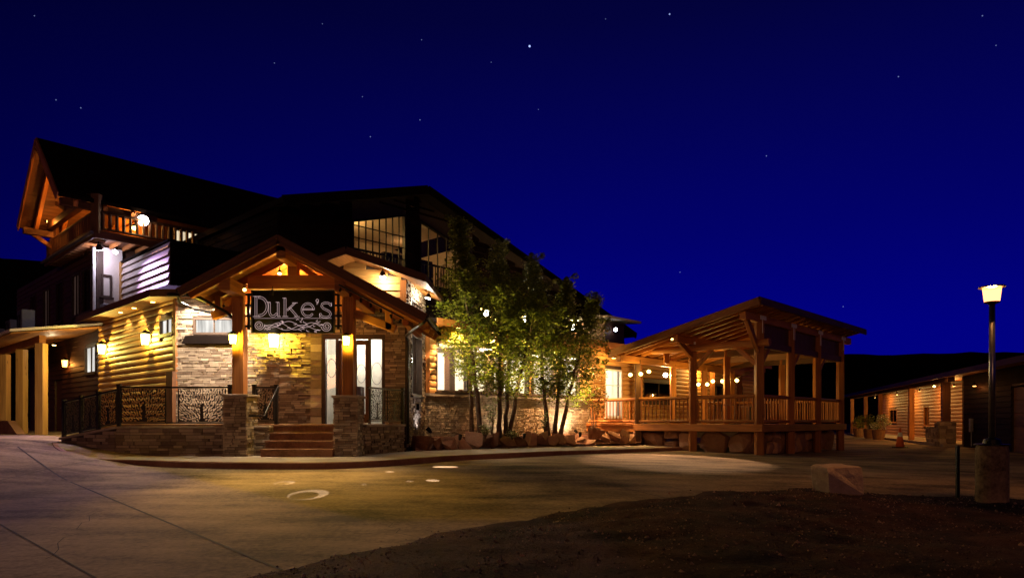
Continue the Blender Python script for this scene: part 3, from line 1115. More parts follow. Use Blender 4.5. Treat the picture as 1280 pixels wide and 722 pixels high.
# -- balcony of the gabled left wing
A0, B0, B1 = -7.04, 8.44, 14.7
ZD = 7.15
m = M()
m.slab([tuple(g(A0, B0, ZD)), tuple(g(-3.6, B0, ZD)), tuple(g(-3.6, 9.95, ZD)), tuple(g(-5, 9.95, ZD)), tuple(g(-5, B1, ZD)), tuple(g(A0, B1, ZD))], .10)
bd = obj('balcony_deck', m, 'dark_timber', B)
m = M()
m.beam(g(A0 + .03, B0 - .0, ZD - .14), g(A0 + .03, B1, ZD - .14), .05, .24)
m.beam(g(A0, B0 + .03, ZD - .14), g(-3.6, B0 + .03, ZD - .14), .05, .24)
obj('rim_board', m, 'dark_timber', bd)
m = M()
k = B0 + .5
while k < B1:
    m.beam(g(A0 + .06, k, ZD - .18), g(-6.5, k, ZD - .18), .06, .14); k += .42
k = A0 + .5
while k < -3.8:
    m.beam(g(k, B0 + .06, ZD - .18), g(k, 9.9, ZD - .18), .06, .14); k += .42
obj('joists', m, 'timber', bd)
m = M(); m.tube([g(A0 - .07, B0 - .1, ZD - .13), g(A0 - .07, B1, ZD - .13)], .06, 8)
obj('gutter', m, 'dark_unit', bd)


def log_rail(parent, p, q, z0, z1, rr=.055, br=.026, step=.14, mat='timber', name='railing', gap=0.12):
    m = M(); p = Vector(p); q = Vector(q)
    L = (q - p).length; n = max(1, int(L / step))
    a = Vector((p.x, p.y, z1 - rr)); b = Vector((q.x, q.y, z1 - rr)); c = Vector((p.x, p.y, z0 + gap)); d = Vector((q.x, q.y, z0 + gap))
    m.tube([a, b], rr, 8); m.tube([c, d], rr * .85, 8)
    for i in range(n):
        t = (i + .5) / n
        x = p.lerp(q, t)
        m.tube([(x.x, x.y, z0 + gap), (x.x, x.y, z1 - rr)], br * rnd.uniform(.85, 1.15), 6, cap=False)
    return obj(name, m, mat, parent)


log_rail(B, g(A0 + .08, B0 + .2), g(A0 + .08, B1 - .1), ZD, ZD + .68, step=.2, br=.05, mat='dark_timber', name='balcony_railing', gap=.08)
log_rail(B, g(A0 + .2, B0 + .08), g(-3.7, B0 + .08), ZD, ZD + .68, step=.2, br=.05, mat='dark_timber', name='balcony_railing', gap=.08)
# wide boards closing the left balcony rail, as in the photograph
# third floor walls
RB, RW, ZR, PI_ = 11.2, 2.70, 10.65, .92
f = fb(-5.0, B1 - .5); LG = B1 - .5 - 9.95
tf = lambda u: ZR - .25 - PI_ * abs((B1 - .5 - u) - RB)
m = M(); n = int(LG / .16)
for i in range(n):
    u = LG * i / n; top = tf(u + .08)
    if top > ZD + .1: m.box(f, u + .004, u + LG / n - .004, 0, .03, ZD, top, 'v')
gw = obj('gable_wall', m, 'soffit', B)
obj('gable_trim', M().box(f, .2, LG, .03, .10, ZD + 1.15, ZD + 1.35).box(f, LG * .45, LG * .45 + .25, .03, .09, ZD, ZD + 2.6, 'v'), 'timber', gw)
f = fa(-5.0, 9.95)
wn = [(1.0, 2.0, ZD + .15, ZD + .95), (2.5, 3.2, ZD + .3, ZD + .95)]
m = M(); n = 60
for i in range(n):
    u = 9.0 * i / n
    for s, e in free(ZD, 8.35, u, u + .15, [(c, d, a, b) for a, b, c, d in wn]):
        m.box(f, u + .003, u + .147, 0, .03, s, e, 'v')
obj('board_wall', m, 'soffit', B)
for w_ in wn: window(B, f, *w_, cols=2, pane='curtain_warm', sill=False)

# gable roof A
a0, a1 = -8.02, 9.0
m = M()
m.slab([tuple(g(a0, RB - RW, ZR - PI_ * RW)), tuple(g(a1, RB - RW, ZR - PI_ * RW)), tuple(g(a1, RB, ZR)), tuple(g(a0, RB, ZR))], .13)
m.slab([tuple(g(a0, RB, ZR)), tuple(g(a1, RB, ZR)), tuple(g(a1, RB + RW, ZR - PI_ * RW)), tuple(g(a0, RB + RW, ZR - PI_ * RW))], .13)
ra = obj('gable_roof', m, 'roofing', B)
m = M()
for s in (-1, 1):
    planks_under(m, [tuple(g(a0 + .02, RB + s * RW * .98, ZR - PI_ * RW * .98 - .15)), tuple(g(-4.9, RB + s * RW * .98, ZR - PI_ * RW * .98 - .15)),
                     tuple(g(-4.9, RB, ZR - .15)), tuple(g(a0 + .02, RB, ZR - .15))], .16)
obj('soffit', m, 'dark_timber', ra)
m = M()
for s in (-1, 1):
    m.beam(g(a0 - .03, RB, ZR - .14), g(a0 - .03, RB + s * RW, ZR - PI_ * RW - .14), .05, .28)
obj('fascia', m, 'timber', ra)
m = M()
for a_ in (a0 + .5, a0 + 1.35, a0 + 2.2):
    for s in (-1, 1):
        m.beam(g(a_, RB, ZR - .30), g(a_, RB + s * RW, ZR - PI_ * RW - .28), .12, .20)
obj('rafters', m, 'timber', ra)
m = M()
zt = ZR - PI_ * 1.75
at_ = a0 + .95
m.beam(g(at_, RB - 2.55, 8.22), g(at_, RB + 2.55, 8.22), .2, .24)
m.beam(g(at_, RB, 8.3), g(at_, RB, ZR - .3), .2, .2)
m.beam(g(at_, RB - .1, 8.4), g(at_, RB - 1.5, ZR - PI_ * 1.5 - .35), .14, .16)
m.beam(g(at_, RB + .1, 8.4), g(at_, RB + 1.5, ZR - PI_ * 1.5 - .35), .14, .16)
obj('truss', m, 'dark_timber', ra)
for b_ in (B0 + .14, RB + 2.5):
    m = M().beam(g(A0 + .14, b_, ZD - .1), g(A0 + .14, b_, 8.36), .26, .26)
    obj('balcony_post', m, 'dark_timber', B, bevel=.01)
for b_ in (RB - 2.5, RB, RB + 2.5):
    zz = ZR - PI_ * abs(b_ - RB) - .42
    obj('purlin', M().beam(g(a0 + .1, b_, zz), g(-5, b_, zz), .2, .22), 'dark_timber', ra)
m = M()
m.beam(g(a0 + .25, RB + 2.5, 7.95), g(-6.6, RB + 2.5, 7.2), .12, .14)
obj('knee_brace', m, 'timber', ra)

# -- main gable with the big raked windows
zt, sl, ap = 9.40, .30, 2.09
f = fa(-5.0, 3.03)
topf = lambda u: zt - .18 - sl * abs(u - 5 - ap)
W1 = (4.31, 6.60); W2 = (7.25, 9.95)
ops = [(W1[0], W1[1], 5.9, 8.42), (W2[0], W2[1], 5.9, 8.42)]
m = lap(M(), f, 1.6, 20.7, 3.7, 9.3, ops, 0, .22, .03, topf); wl = obj('board_wall', m, 'dark_shaded_boards', B)
m = M()
for s, e in ((1.6, W1[0]), (W1[1], W2[0]), (W2[1], 20.7)):
    pts = [(s, 3.5), (e, 3.5), (e, topf(e))] + ([(5 + ap, topf(5 + ap))] if s < 5 + ap < e else []) + [(s, topf(s))]
    m.prism(f, pts, -.2, -.002)
for W, tl, tr_ in ((W1, 7.70, 8.39), (W2, 8.36, 7.55)):
    m.prism(f, [(W[0], tl), (W[1], tr_), (W[1], topf(W[1])), (W[0], topf(W[0]))], -.2, .02)
    m.prism(f, [(W[0], 3.5), (W[1], 3.5), (W[1], 5.9), (W[0], 5.9)], -.2, -.002)
obj('wall_core', m, 'trim', wl)
window(B, f, W1[0], W1[1], 5.9, 8.4, cols=8, rows=6, top=(7.70, 8.39), frame='metal', mun=.028)
window(B, f, W2[0], W2[1], 5.9, 8.4, cols=6, rows=3, top=(8.36, 7.55), frame='metal', mun=.028)
rm = room(B, f, 3.6, 10.6, 4.5, 5.7, 8.45, 'interior')
light('hall_light', 'POINT', tuple(f(5.4, -2.4, 8.0)), 150, (1, .56, .18), rm, .15)
light('hall_light', 'POINT', tuple(f(9.0, -3.2, 8.1)), 10, (1, .5, .2), rm, .15)
m = M()
m.box(f, 4.2, 10.2, -1.5, -1.44, 7.16, 7.22); 
for i in range(42): m.box(f, 4.2 + i * .145, 4.225 + i * .145, -1.49, -1.46, 6.3, 7.16, 'v')
m.box(f, 4.2, 10.2, -1.6, -1.4, 6.0, 6.3)
m.box(f, 5.05, 5.35, -2.2, -1.9, 5.7, 7.35, 'v'); m.box(f, 6.0, 6.2, -3.4, -3.2, 5.7, 8.4, 'v'); m.box(f, 7.4, 9.9, -2.6, -2.4, 5.7, 7.6, 'v')
obj('gallery_railing', m, 'metal', rm)
m = M()
bb0, bb1 = 2.35, 20
m.slab([tuple(g(-3.6, bb0, zt - sl * 5.69)), tuple(g(ap, bb0, zt)), tuple(g(ap, bb1, zt)), tuple(g(-3.6, bb1, zt - sl * 5.69))], .2)
m.slab([tuple(g(ap, bb0, zt)), tuple(g(15.75, bb0, zt - sl * 13.66)), tuple(g(15.75, bb1, zt - sl * 13.66)), tuple(g(ap, bb1, zt))], .2)
rb = obj('main_roof', m, 'roofing', B)
m = M()
m.beam(g(-3.6, bb0 - .03, zt - sl * 5.69 - .13), g(ap, bb0 - .03, zt - .13), .05, .30)
m.beam(g(ap, bb0 - .03, zt - .13), g(15.75, bb0 - .03, zt - sl * 13.66 - .13), .05, .30)
obj('fascia', m, 'roofing', rb)
m = lap(M(), fb(-3.4, 9.0), 0, 5.97, 4.6, 7.6, (), 0, .2, .03); obj('board_wall', m, 'roofing', B)  # near-black colour puts the night shade into these boards
pr = g(15.7, 3.03)
m = lap(M(), Fr(pr.x, pr.y, -SR, CR), 0, 12, 3.5, 5.2, (), 0, .2, .03); obj('board_wall', m, 'brown_siding', B)

# -- dining wing
f = fa(0, 0); LD = 24.5
wins = [(.46 + 1.54 * i, .46 + 1.54 * i + 1.42, 1.80, 3.42) for i in range(5)]
dwin = [(9.75, 11.0, 1.0, 3.05), (12.7, 15.5, 1.7, 2.65), (17.0, 17.7, 1.0, 2.8), (19.0, 20.6, 1.4, 2.75), (22.2, 22.9, .8, 2.8)]
m = M(); stones(m, f, 0, 8.95, .05, 1.66, (), 0, 12, (.035, .065), (.08, .26), (.005, .03)); ks = obj('knee_wall', m, 'pale_stone', B)
m = M(); m.box(f, -.02, 8.95, -.02, .10, 1.66, 1.74); obj('coping', m, 'walk', ks)
m = logs(M(), f, .16, 8.95, 1.74, 3.9, wins, 0, .2, .05)
logs(m, f, 8.95, LD, .6, 3.9, dwin, 0, .2, .05)
wl = obj('log_wall', m, 'siding', B)
m = M(); backing(m, f, 0, LD, 0, 4.0, wins + dwin, -.2, 0); obj('wall_core', m, 'trim', wl)
trim('corner_board', f, -.02, .14, 0, .10, 1.74, 3.9, 'timber')
for w_ in wins: window(B, f, *w_, cols=1, frame='trim')
window(B, f, *dwin[0], cols=2, rows=3, frame='white', pane='glass')
for w_ in dwin[1:]: window(B, f, *w_, cols=2, pane='dark_glass')
rm = room(B, f, .15, 11.6, 4.5, .77, 3.65, 'interior_white')
for u, e in ((1.6, 210), (5.0, 210), (8.6, 190), (10.4, 60)):
    light('dining_light', 'POINT', tuple(f(u, -2.2, 3.25)), e * 2.4, (1, .82, .58), rm, .18)
m = M()
for u in (1.2, 3.1, 5.2, 7.6): m.box(f, u, u + .28, -2.6, -2.3, .77, 3.6, 'v')
for u in (2.0, 4.3, 6.4, 8.8): m.box(f, u, u + .9, -1.6, -.8, 1.45, 1.5).box(f, u + .1, u + .5, -.7, -.65, .77, 1.95)
obj('dining_furniture', m, 'brown_siding', rm)
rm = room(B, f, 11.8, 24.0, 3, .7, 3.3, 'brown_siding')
m = M()
m.slab([tuple(g(-.2, -.85, 4.02)), tuple(g(LD + .3, -.85, 4.02)), tuple(g(LD + .3, 3.0, 4.78)), tuple(g(-.2, 3.0, 4.78))], .12)
lr = obj('lean_to_roof', m, 'roofing', B)
m = M(); m.beam(g(-.2, -.88, 3.92), g(LD + .3, -.88, 3.92), .05, .22); obj('fascia', m, 'timber', lr)
m = M(); planks_under(m, [tuple(g(-.1, -.82, 3.88)), tuple(g(LD, -.82, 3.88)), tuple(g(LD, 0, 3.88)), tuple(g(-.1, 0, 3.88))]); obj('soffit', m, 'soffit', lr)
for i, a_ in enumerate((.9, 2.5, 4.1, 5.7, 7.3)):  # downlights added to wash the low stone wall
    p = g(a_, -.62, 3.86)
    o = obj('downlight', M().tube([p + Vector((0, 0, .004)), p - Vector((0, 0, .02))], .06, 12), 'glow_amber', lr)
    light('downlight_lamp', 'SPOT', tuple(p - Vector((0, 0, .05))), 2300, (1, .56, .24), o, .05, tuple(g(a_, -.25, 1.0)), 110, .6)
# deck-side posts of the dining wing
m = M()
for a_ in (11.6, 16.2, 18.3, 21.4): m.beam(g(a_, -.55, .7), g(a_, -.55, 3.85), .2, .2)
m.beam(g(9.2, -.55, 3.72), g(LD, -.55, 3.72), .2, .24)
obj('veranda_posts', m, 'timber', B)
# small upper roof with pale fascia beyond the trees
m = M().box(fa(11.2, 1.0), 0, 1.5, -2.2, 0, 4.2, 5.32); dm = obj('dormer', m, 'brown_siding', B)
m = M().slab([tuple(g(10.6, .45, 5.46)), tuple(g(13.3, .45, 5.46)), tuple(g(13.3, 3.4, 5.62)), tuple(g(10.6, 3.4, 5.62))], .1); obj('dormer_roof', m, 'stucco', dm)

# ------------------------------------------------------------------ wall lamps
def wall_lantern(loc, ang, label, energy, color, glow, s=1.0, kind='lantern', group='wall lanterns'):
    """box lantern with glass sides; built in place"""
    fr = Fr(loc[0], loc[1], math.cos(ang), math.sin(ang), loc[2])
    t = thing('wall_lantern', label, 'wall lamp', loc, group)
    obj('backplate', M().box(fr, -.06 * s, .06 * s, 0, .03, -.10 * s, .16 * s), 'metal', t)
    obj('arm', M().beam(fr(0, .02, .17 * s), fr(0, .14 * s, .17 * s), .03, .03), 'metal', t)
    m = M()
    a, b = .095 * s, .07 * s
    w0, w1 = .05 * s, .24 * s; wc = (w0 + w1) / 2; h = (w1 - w0) / 2
    for sx in (-1, 1):
        for sw in (-1, 1):
            m.beam(fr(sx * b, wc + sw * h * .72, -.17 * s), fr(sx * a, wc + sw * h, .13 * s), .012, .012)
    for v, k in ((-.17 * s, b), (.13 * s, a)):
        m.box(fr, -k, k, wc - k, wc + k, v - .01, v + .008)
    obj('cage', m, 'metal', t)
    m = M()
    gl = []
    for v, k in ((-.155 * s, b * .9), (.115 * s, a * .9)):
        gl += [fr(-k, wc - k, v), fr(k, wc - k, v), fr(k, wc + k, v), fr(-k, wc + k, v)]
    m.add(gl, [(0, 1, 5, 4), (1, 2, 6, 5), (2, 3, 7, 6), (3, 0, 4, 7)])
    obj('lamp_glass', m, glow, t)
    m = M()
    k = a * 1.35
    m.add([fr(-k, wc - k, .14 * s), fr(k, wc - k, .14 * s), fr(k, wc + k, .14 * s), fr(-k, wc + k, .14 * s), fr(0, wc, .24 * s)],
          [(0, 1, 2, 3), (0, 1, 4), (1, 2, 4), (2, 3, 4), (3, 0, 4)])
    obj('cap', m, 'metal', t)
    light('lamp_bulb', 'POINT', tuple(fr(0, wc, -.02)), energy, color, t, .035)
    return t


AB = math.atan2(-CR, SR)       # angle of walls of type fb
AA = math.atan2(SR, CR)
wall_lantern((-6.68, 19.45, 3.12), 0, 'large glowing lantern on the stone wall below the name board', 300, YEL, 'glow_yellow', 1.35)
wall_lantern((-6.74, 16.69, 2.84), 0, 'lantern on the front of the left porch post', 95, YEL, 'glow_yellow', .8)
wall_lantern((-4.0, 16.69, 2.80), 0, 'lantern on the front of the right porch post', 95, YEL, 'glow_yellow', .8)
f = fb(-6.35, 10.2)
for t_, lab in ((6.04, 'yellow lantern on the log wall near its far left end'), (1.9, 'yellow lantern on the log wall below the small high window')):
    p = f(L1 - t_, .05, 3.32)
    wall_lantern(tuple(p), AB, lab, 210, (1, .74, .14), 'glow_yellow', 1.15)
p = fb(-6.0, 22.0)(LE - 5.2, .03, 3.2)
wall_lantern(tuple(p), AB, 'small orange lantern on the dark wall under the left canopy', 22, ORG, 'glow_orange', 1.0)


def flood(loc, aim, label, energy, color, glow, spot=None, blend=.6, s=1.0, rad=.05, group='floodlights on the building', hood=False):
    t = thing('floodlight', label, 'floodlight', loc, group)
    loc = Vector(loc); d = (Vector(aim) - loc).normalized()
    obj('bracket', M().tube([loc - d * .16 * s + Vector((0, 0, .1 * s)), loc - d * .08 * s], .016 * s, 6), 'metal', t)
    obj('housing', M().tube([loc - d * .10 * s, loc - d * .04 * s, loc + d * .04 * s], [.035 * s, .075 * s, .085 * s], 12), 'metal', t)
    obj('lens', M().tube([loc + d * .042 * s, loc + d * .06 * s], .078 * s, 12), glow, t)
    if hood: obj('hood', M().tube([loc + d * .03 * s, loc + d * .17 * s], [.09 * s, .10 * s], 12, cap=False), 'metal', t)
    L = loc + d * (.18 if hood else .1) * s
    if spot: light('flood_lamp', 'SPOT', tuple(L), energy, color, t, rad, aim, spot, blend)
    else: light('flood_lamp', 'POINT', tuple(L), energy, color, t, rad)
    return t


# white lamp under the balcony corner
p = g(-6.62, 9.3, 6.75)
flood(tuple(p), tuple(g(-6.0, 9.9, 4.5)), 'dazzling white lamp under the balcony corner by the white wall', 60, COOL, 'glow_cool', None, s=1.3)
p = g(-6.3, 8.7, 6.6)
flood(tuple(p), tuple(g(-11, 2, 0)), 'cool white floodlight under the balcony aimed at the driveway', 2500, (.66, .42, .90), 'glow_cool', 120, .7)
p = g(-5.45, 8.6, 7.80)
flood(tuple(p), (-6, 3, 1), 'brilliant white floodlight above the balcony railing', 22, (1, .7, .4), 'glow_white', None, s=2.3)
p = g(-5.7, 8.7, 7.55)
flood(tuple(p), tuple(g(-6, 8, 6)), 'small yellow lamp at balcony railing height', 10, (1, .7, .2), 'glow_yellow', None, s=1.2)
# tower lamps
flood((-3.62, 19.22, 4.93), (-3.7, 19.0, 0), 'white floodlight in the gable above the porch roof', 75, (1, .84, .55), 'glow_white', None, s=1.1)
pt = ft(1.0, .42, 4.55)
flood(tuple(pt), tuple(ft(1.0, .1, 3)), 'white lamp under the eave on the right face of the entrance tower', 130, (1, .88, .66), 'glow_white', None)
pt = ft(1.1, .45, .55)
flood(tuple(pt), tuple(ft(1.1, 0, 1.1)), 'small uplight at the foot of the tower wall', 16, (.85, .86, 1.0), 'glow_cool', 110, .7, s=.7, hood=True)
# dining wing lamps seen through the leaves
for a_, lab in ((5.4, 'bright lamp above the dining windows, behind the tallest tree'), (7.7, 'bright lamp above the dining windows, behind the middle trees'), (11.0, 'bright lamp above the dining windows, behind the right-hand trees')):
    flood(tuple(g(a_, 2.75, 5.2)), tuple(g(a_, -6, 3.2)), lab, 170, (1, .70, .30), 'glow_white', None, s=1.7)
flood(tuple(g(11.8, .85, 4.98)), (3.0, 14, -.2), 'small white-blue lamp below the pale roof edge beyond the trees', 1500, (1, .66, .38), 'glow_cool', 8, .3, s=1.0, rad=.10)
# cluster bulbs strung along the wall above the dining wing
t = thing('string_lights', 'string of small warm bulbs along the dark wall behind the trees', 'string lights', tuple(g(8, 2.6, 4.9)))
rb_ = random.Random(4); pts = []
for i in range(15):
    a_ = (4.9, 7.3, 10.3)[i // 5] + (i % 5) * .26
    pts.append(g(a_, 2.45, 5.15 + .16 * math.cos(i * 1.05) + rb_.uniform(-.08, .08)))
obj('cable', M().tube([p + Vector((0, 0, .05)) for p in pts], .008, 5), 'metal', t)
for p in pts:
    obj('bulb', M().tube([p + Vector((0, 0, .045)), p, p - Vector((0, 0, .05))], [.02, .045, .015], 8), 'glow_amber', t)
# knee wall wash lights among the tree trunks
for a_, e, lab in ((6.9, 190, 'ground uplight washing the low stone wall beside the right-hand trunks'), (3.3, 40, 'ground uplight washing the low stone wall behind the middle trunks')):
    p = g(a_, -.75, .42)
    flood(tuple(p), tuple(g(a_, 0, 1.1)), lab, e, (1, .80, .52), 'glow_white', 130, .8, s=.6, group='ground uplights', hood=True)
# added bar of spotlights on the porch roof edge, throwing bright driveway patches
t = thing('added_spot_bar', 'added bar of small spotlights under the right rake of the porch roof', 'spotlight', (-3.2, 15.9, 3.65))
obj('bar', M().beam((-4.0, 15.86, 4.0), (-2.5, 15.86, 3.22), .04, .04), 'metal', t)
for i, (px, py, sp_, e) in enumerate(((356, 603, 3.6, 900), (386, 617, 5.5, 1300), (487, 589, 2.2, 1500), (512, 601, 1.5, 900), (541, 600, 2.6, 2600), (556, 583, 8.0, 1500), (455, 605, 1.2, 800))):
    L_ = Vector((-3.95 + i * .23, 15.82, 3.90 - i * .12)); T_ = hit(px, py); d_ = (T_ - L_).normalized()
    obj('added_spot_head', M().tube([L_, L_ + d_ * .08], .03, 8, cap=False), 'metal', t)
    light('added_spot_lamp', 'SPOT', tuple(L_ + d_ * .02), e * (2.6 if i in (0, 1) else 1.6), (1, .80, .58), t, .0006 if i in (0, 1) else .004, tuple(T_), sp_, .15)
    if i in (0, 1):      # added disc before the lens, shaping the light into a crescent
        rr_ = math.tan(R(sp_ / 2)) * .3
        C_ = L_ + d_ * .32 + d_.cross(Vector((0, 0, 1))).normalized() * rr_ * .12 + Vector((0, 0, rr_ * .30))
        obj('crescent_mask', M().tube([C_, C_ + d_ * .002], rr_ * .66, 20), 'metal', t)
# lamp added under the ridge beam to send light down on the pavement and the kerb
flood((-5.4, 15.95, 4.30), (-5.0, 14.3, 0), 'added downlight under the porch ridge beam', 520, (1, .80, .50), 'glow_amber', 75, .6, s=.6)
flood((-5.55, 17.4, 4.45), (-5.6, 17.3, 6), 'small added lamp lighting the porch ceiling', 160, (1, .40, .07), 'glow_amber', None, s=.5)  # lamp added to brighten the porch ceiling
flood((-6.36, 17.0, 3.62), (-5.9, 16.5, 3.2), 'small white lamp between the name board and the left post', 20, (1, .86, .70), 'glow_white', None, s=1.1)
flood((-5.75, 16.45, 3.95), (-6.38, 16.9, 1.0), 'added spotlight under the porch rafters aimed at the inner side of the left pier', 420, (1, .84, .62), 'glow_white', 42, .5, s=.5, hood=True)  # added to brighten the inner side of the pier
flood((-7.25, 17.25, 3.72), (-8.7, 19.5, 2.6), 'added spotlight under the left porch eave aimed at the pale stone wall', 1000, (1, .85, .68), 'glow_white', 78, .8, s=.6, hood=True)  # added, hooded from view, to brighten the stone wall
flood((-6.2, 14.9 + 1.0, 3.9), (-2.9, 10.6, -.3), 'added floodlight under the porch rafters aimed at the driveway', 1700, (1, .60, .11), 'glow_amber', 60, 1.0, s=.5)  # added to warm the middle of the driveway
# amber fill lamps added inside the balcony gable
for a_, b_, z_, e in ((-6.3, 11.2, 8.9, 430), (-6.5, 9.6, 7.75, 30), (-7.4, 12.8, 8.2, 22)):
    flood(tuple(g(a_, b_, z_)), tuple(g(-5, b_, z_)), {0: ''}.get(1, 'added amber fill lamp in the balcony gable, ' + {8.9: 'under the ridge', 7.75: 'beside the right corner post', 8.2: 'beside the left corner post'}[z_]), e, (1, .40, .06), 'glow_amber', None, s=.5)

# ------------------------------------------------------------------ gabled timber porch
P = thing('entrance_porch', 'gabled timber entrance porch on square stone piers with four steps', 'porch', (-5.3, 16.8, 0))
ZF = .77
# floor and steps
m = M().slab([(-9.8, 17.22, ZF), (-5.95, 17.22, ZF), (-4.27, 17.22, ZF), (-3.75, 17.22, ZF), (-3.04, 19.42, ZF), (-9.4, 19.42, ZF)], .14)
obj('porch_floor', m, 'step', P)
for i in range(4):
    z = .19 * (i + 1); y = 16.28 + .30 * i
    m = M().box(Fr(0, 0, 1, 0), -5.98, -4.25, -(y + .33 if i < 3 else 17.219), -y, z - .045, z)
    m.box(Fr(0, 0, 1, 0), -5.97, -4.26, -(y + .30), -(y + .03), z - .19, z - .045)
    obj('step', m, 'step', P, bevel=.008)


def stone_box(x0, x1, y0, y1, z0, z1, seed, name='pier', parent=None, cap=.05, cz=.06, back=True):
    m = M()
    F = [(Fr(x0, y0, 1, 0), x1 - x0), (Fr(x1, y0, 0, 1), y1 - y0), (Fr(x0, y1, 0, -1), y1 - y0)]
    if back: F.append((Fr(x1, y1, -1, 0), x1 - x0))
    for i, (fr, L) in enumerate(F):
        stones(m, fr, -.01, L + .01, z0, z1 - cz, (), -.02, seed + i, (.045, .085), (.09, .30), (.005, .045))
    o = obj(name, m, 'stone', parent)
    obj('core', M().box(ID, x0 + .025, x1 - .025, -(y1 - .025), -(y0 + .025), z0, z1 - cz - .005), 'trim', o)
    obj('cap', M().box(ID, x0 - cap, x1 + cap, -(y1 + cap), -(y0 - cap), z1 - cz, z1), 'walk', o, bevel=.01)
    return o


stone_box(-6.94, -6.38, 16.5, 17.2, -.1, 1.50, 21, 'pier', P)
stone_box(-4.27, -3.71, 16.45, 17.2, -.1, 1.47, 31, 'pier', P)
stone_box(-6.36, -6.0, 16.95, 17.25, -.1, .74, 41, 'cheek_wall', P, cap=.02)
fr = Fr(-3.71, 17.2, .66, 2.15)
m = M(); stones(m, fr, 0, 2.24, -.1, .70, (), 0, 51); cw = obj('base_wall', m, 'stone', P)
obj('core', M().box(fr, 0, 2.24, -.2, 0, -.1, .70), 'trim', cw)
obj('coping', M().box(fr, 0, 2.26, -.24, .07, .70, .765), 'walk', cw, bevel=.01)

# timber frame
def post(x, y, z0, z1, w, name='post', mat='timber', parent=P):
    return obj(name, M().beam((x, y, z0), (x, y, z1), w, w), mat, parent, bevel=.012)


post(-6.68, 16.85, 1.50, 4.08, .28); post(-4.0, 16.85, 1.47, 4.08, .28)
obj('tie_beam', M().beam((-6.45, 16.85, 4.24), (-4.2, 16.85, 4.24), .24, .33), 'timber', P, bevel=.012)
obj('king_post', M().beam((-5.36, 16.85, 4.40), (-5.36, 16.85, 4.86), .24, .24), 'timber', P, bevel=.01)
RX, RY0, RY1, RZ, RS = -5.36, 15.75, 19.45, 5.10, .53
XL, XR = -7.62, -2.0


def rz(x, d=0.0): return RZ - RS * abs(x - RX) - d


obj('ridge_beam', M().beam((RX, 15.92, RZ - .33), (RX, 19.4, RZ - .33), .22, .30), 'timber', P, bevel=.012)
for x in (-6.68, -4.0):
    obj('plate_beam', M().beam((x, 15.95, rz(x, .36)), (x, 19.4, rz(x, .36)), .26, .30), 'timber', P, bevel=.012)
obj('plate_beam', M().beam((-2.62, 16.9, rz(-2.62, .34)), (-2.62, 19.4, rz(-2.62, .34)), .16, .2), 'timber', P, bevel=.012)
m = M()
m.slab([(XL, RY0, rz(XL)), (RX, RY0, RZ), (RX, RY1, RZ), (XL, RY1, rz(XL))], .07)
m.slab([(RX, RY0, RZ), (XR, RY0, rz(XR)), (XR, RY1, rz(XR)), (RX, RY1, RZ)], .07)
pr = obj('porch_roof', m, 'roofing', P)
m = M()
planks_under(m, [(XL + .05, RY0 + .05, rz(XL + .05, .08)), (XL + .05, RY1 - .02, rz(XL + .05, .08)), (RX, RY1 - .02, RZ - .08), (RX, RY0 + .05, RZ - .08)])
planks_under(m, [(XR - .05, RY0 + .05, rz(XR - .05, .08)), (XR - .05, RY1 - .02, rz(XR - .05, .08)), (RX, RY1 - .02, RZ - .08), (RX, RY0 + .05, RZ - .08)])
obj('soffit', m, 'soffit', pr)
for y in (15.98, 16.85, 17.7, 18.6, 19.35):
    m = M()
    m.beam((RX, y, RZ - .19), (XL + .12, y, rz(XL + .12, .19)), .12, .17)
    m.beam((RX, y, RZ - .19), (XR - .12, y, rz(XR - .12, .19)), .12, .17)
    obj('rafter', m, 'timber', pr)
m = M()
m.beam((RX, RY0 - .02, RZ - .09), (XL - .02, RY0 - .02, rz(XL - .02, .09)), .04, .19)
m.beam((RX, RY0 - .02, RZ - .09), (XR + .02, RY0 - .02, rz(XR + .02, .09)), .04, .19)
m.beam((RX, RY0 - .05, RZ - .02), (XL - .04, RY0 - .05, rz(XL - .04, .02)), .03, .07)
m.beam((RX, RY0 - .05, RZ - .02), (XR + .04, RY0 - .05, rz(XR + .04, .02)), .03, .07)
obj('fascia', m, 'dark_timber', pr)
obj('gutter', M().tube([(XL - .05, RY0, rz(XL) - .06), (XL - .05, RY1, rz(XL) - .08)], .055, 8), 'metal', pr)
obj('downpipe', M().tube([(XL - .03, 16.1, rz(XL) - .1), (-7.4, 16.3, 3.78), (-6.95, 16.7, 3.5), (-6.86, 16.9, 3.38)], .035, 7), 'metal', pr)
obj('gutter', M().tube([(XR + .05, RY0, rz(XR) - .06), (XR + .05, RY1 - 1.6, rz(XR) - .08)], .055, 8), 'metal', pr)
obj('downpipe', M().tube([(XR + .02, 15.9, rz(XR) - .1), (-2.06, 16.0, 3.14), (-2.2, 16.3, 3.12), (-2.95, 19.1, 3.22), (-2.93, 19.3, 3.1), (-2.93, 19.36, .2)], .038, 8), 'metal', pr)
# outrigger on the right post and its hanger, a short one on the left post
obj('outrigger', M().beam((-3.9, 16.85, 3.50), (-2.86, 16.85, 3.10), .16, .19), 'timber', P, bevel=.01)
obj('hanger', M().beam((-3.02, 16.85, 3.08), (-3.02, 16.85, rz(-3.02, .2)), .16, .16), 'timber', P, bevel=.01)
obj('outrigger', M().beam((-6.8, 16.85, 3.62), (-7.35, 16.85, 3.42), .16, .19), 'timber', P, bevel=.01)
obj('hanger', M().beam((-7.2, 16.85, 3.42), (-7.2, 16.85, rz(-7.2, .2)), .14, .14), 'timber', P, bevel=.01)

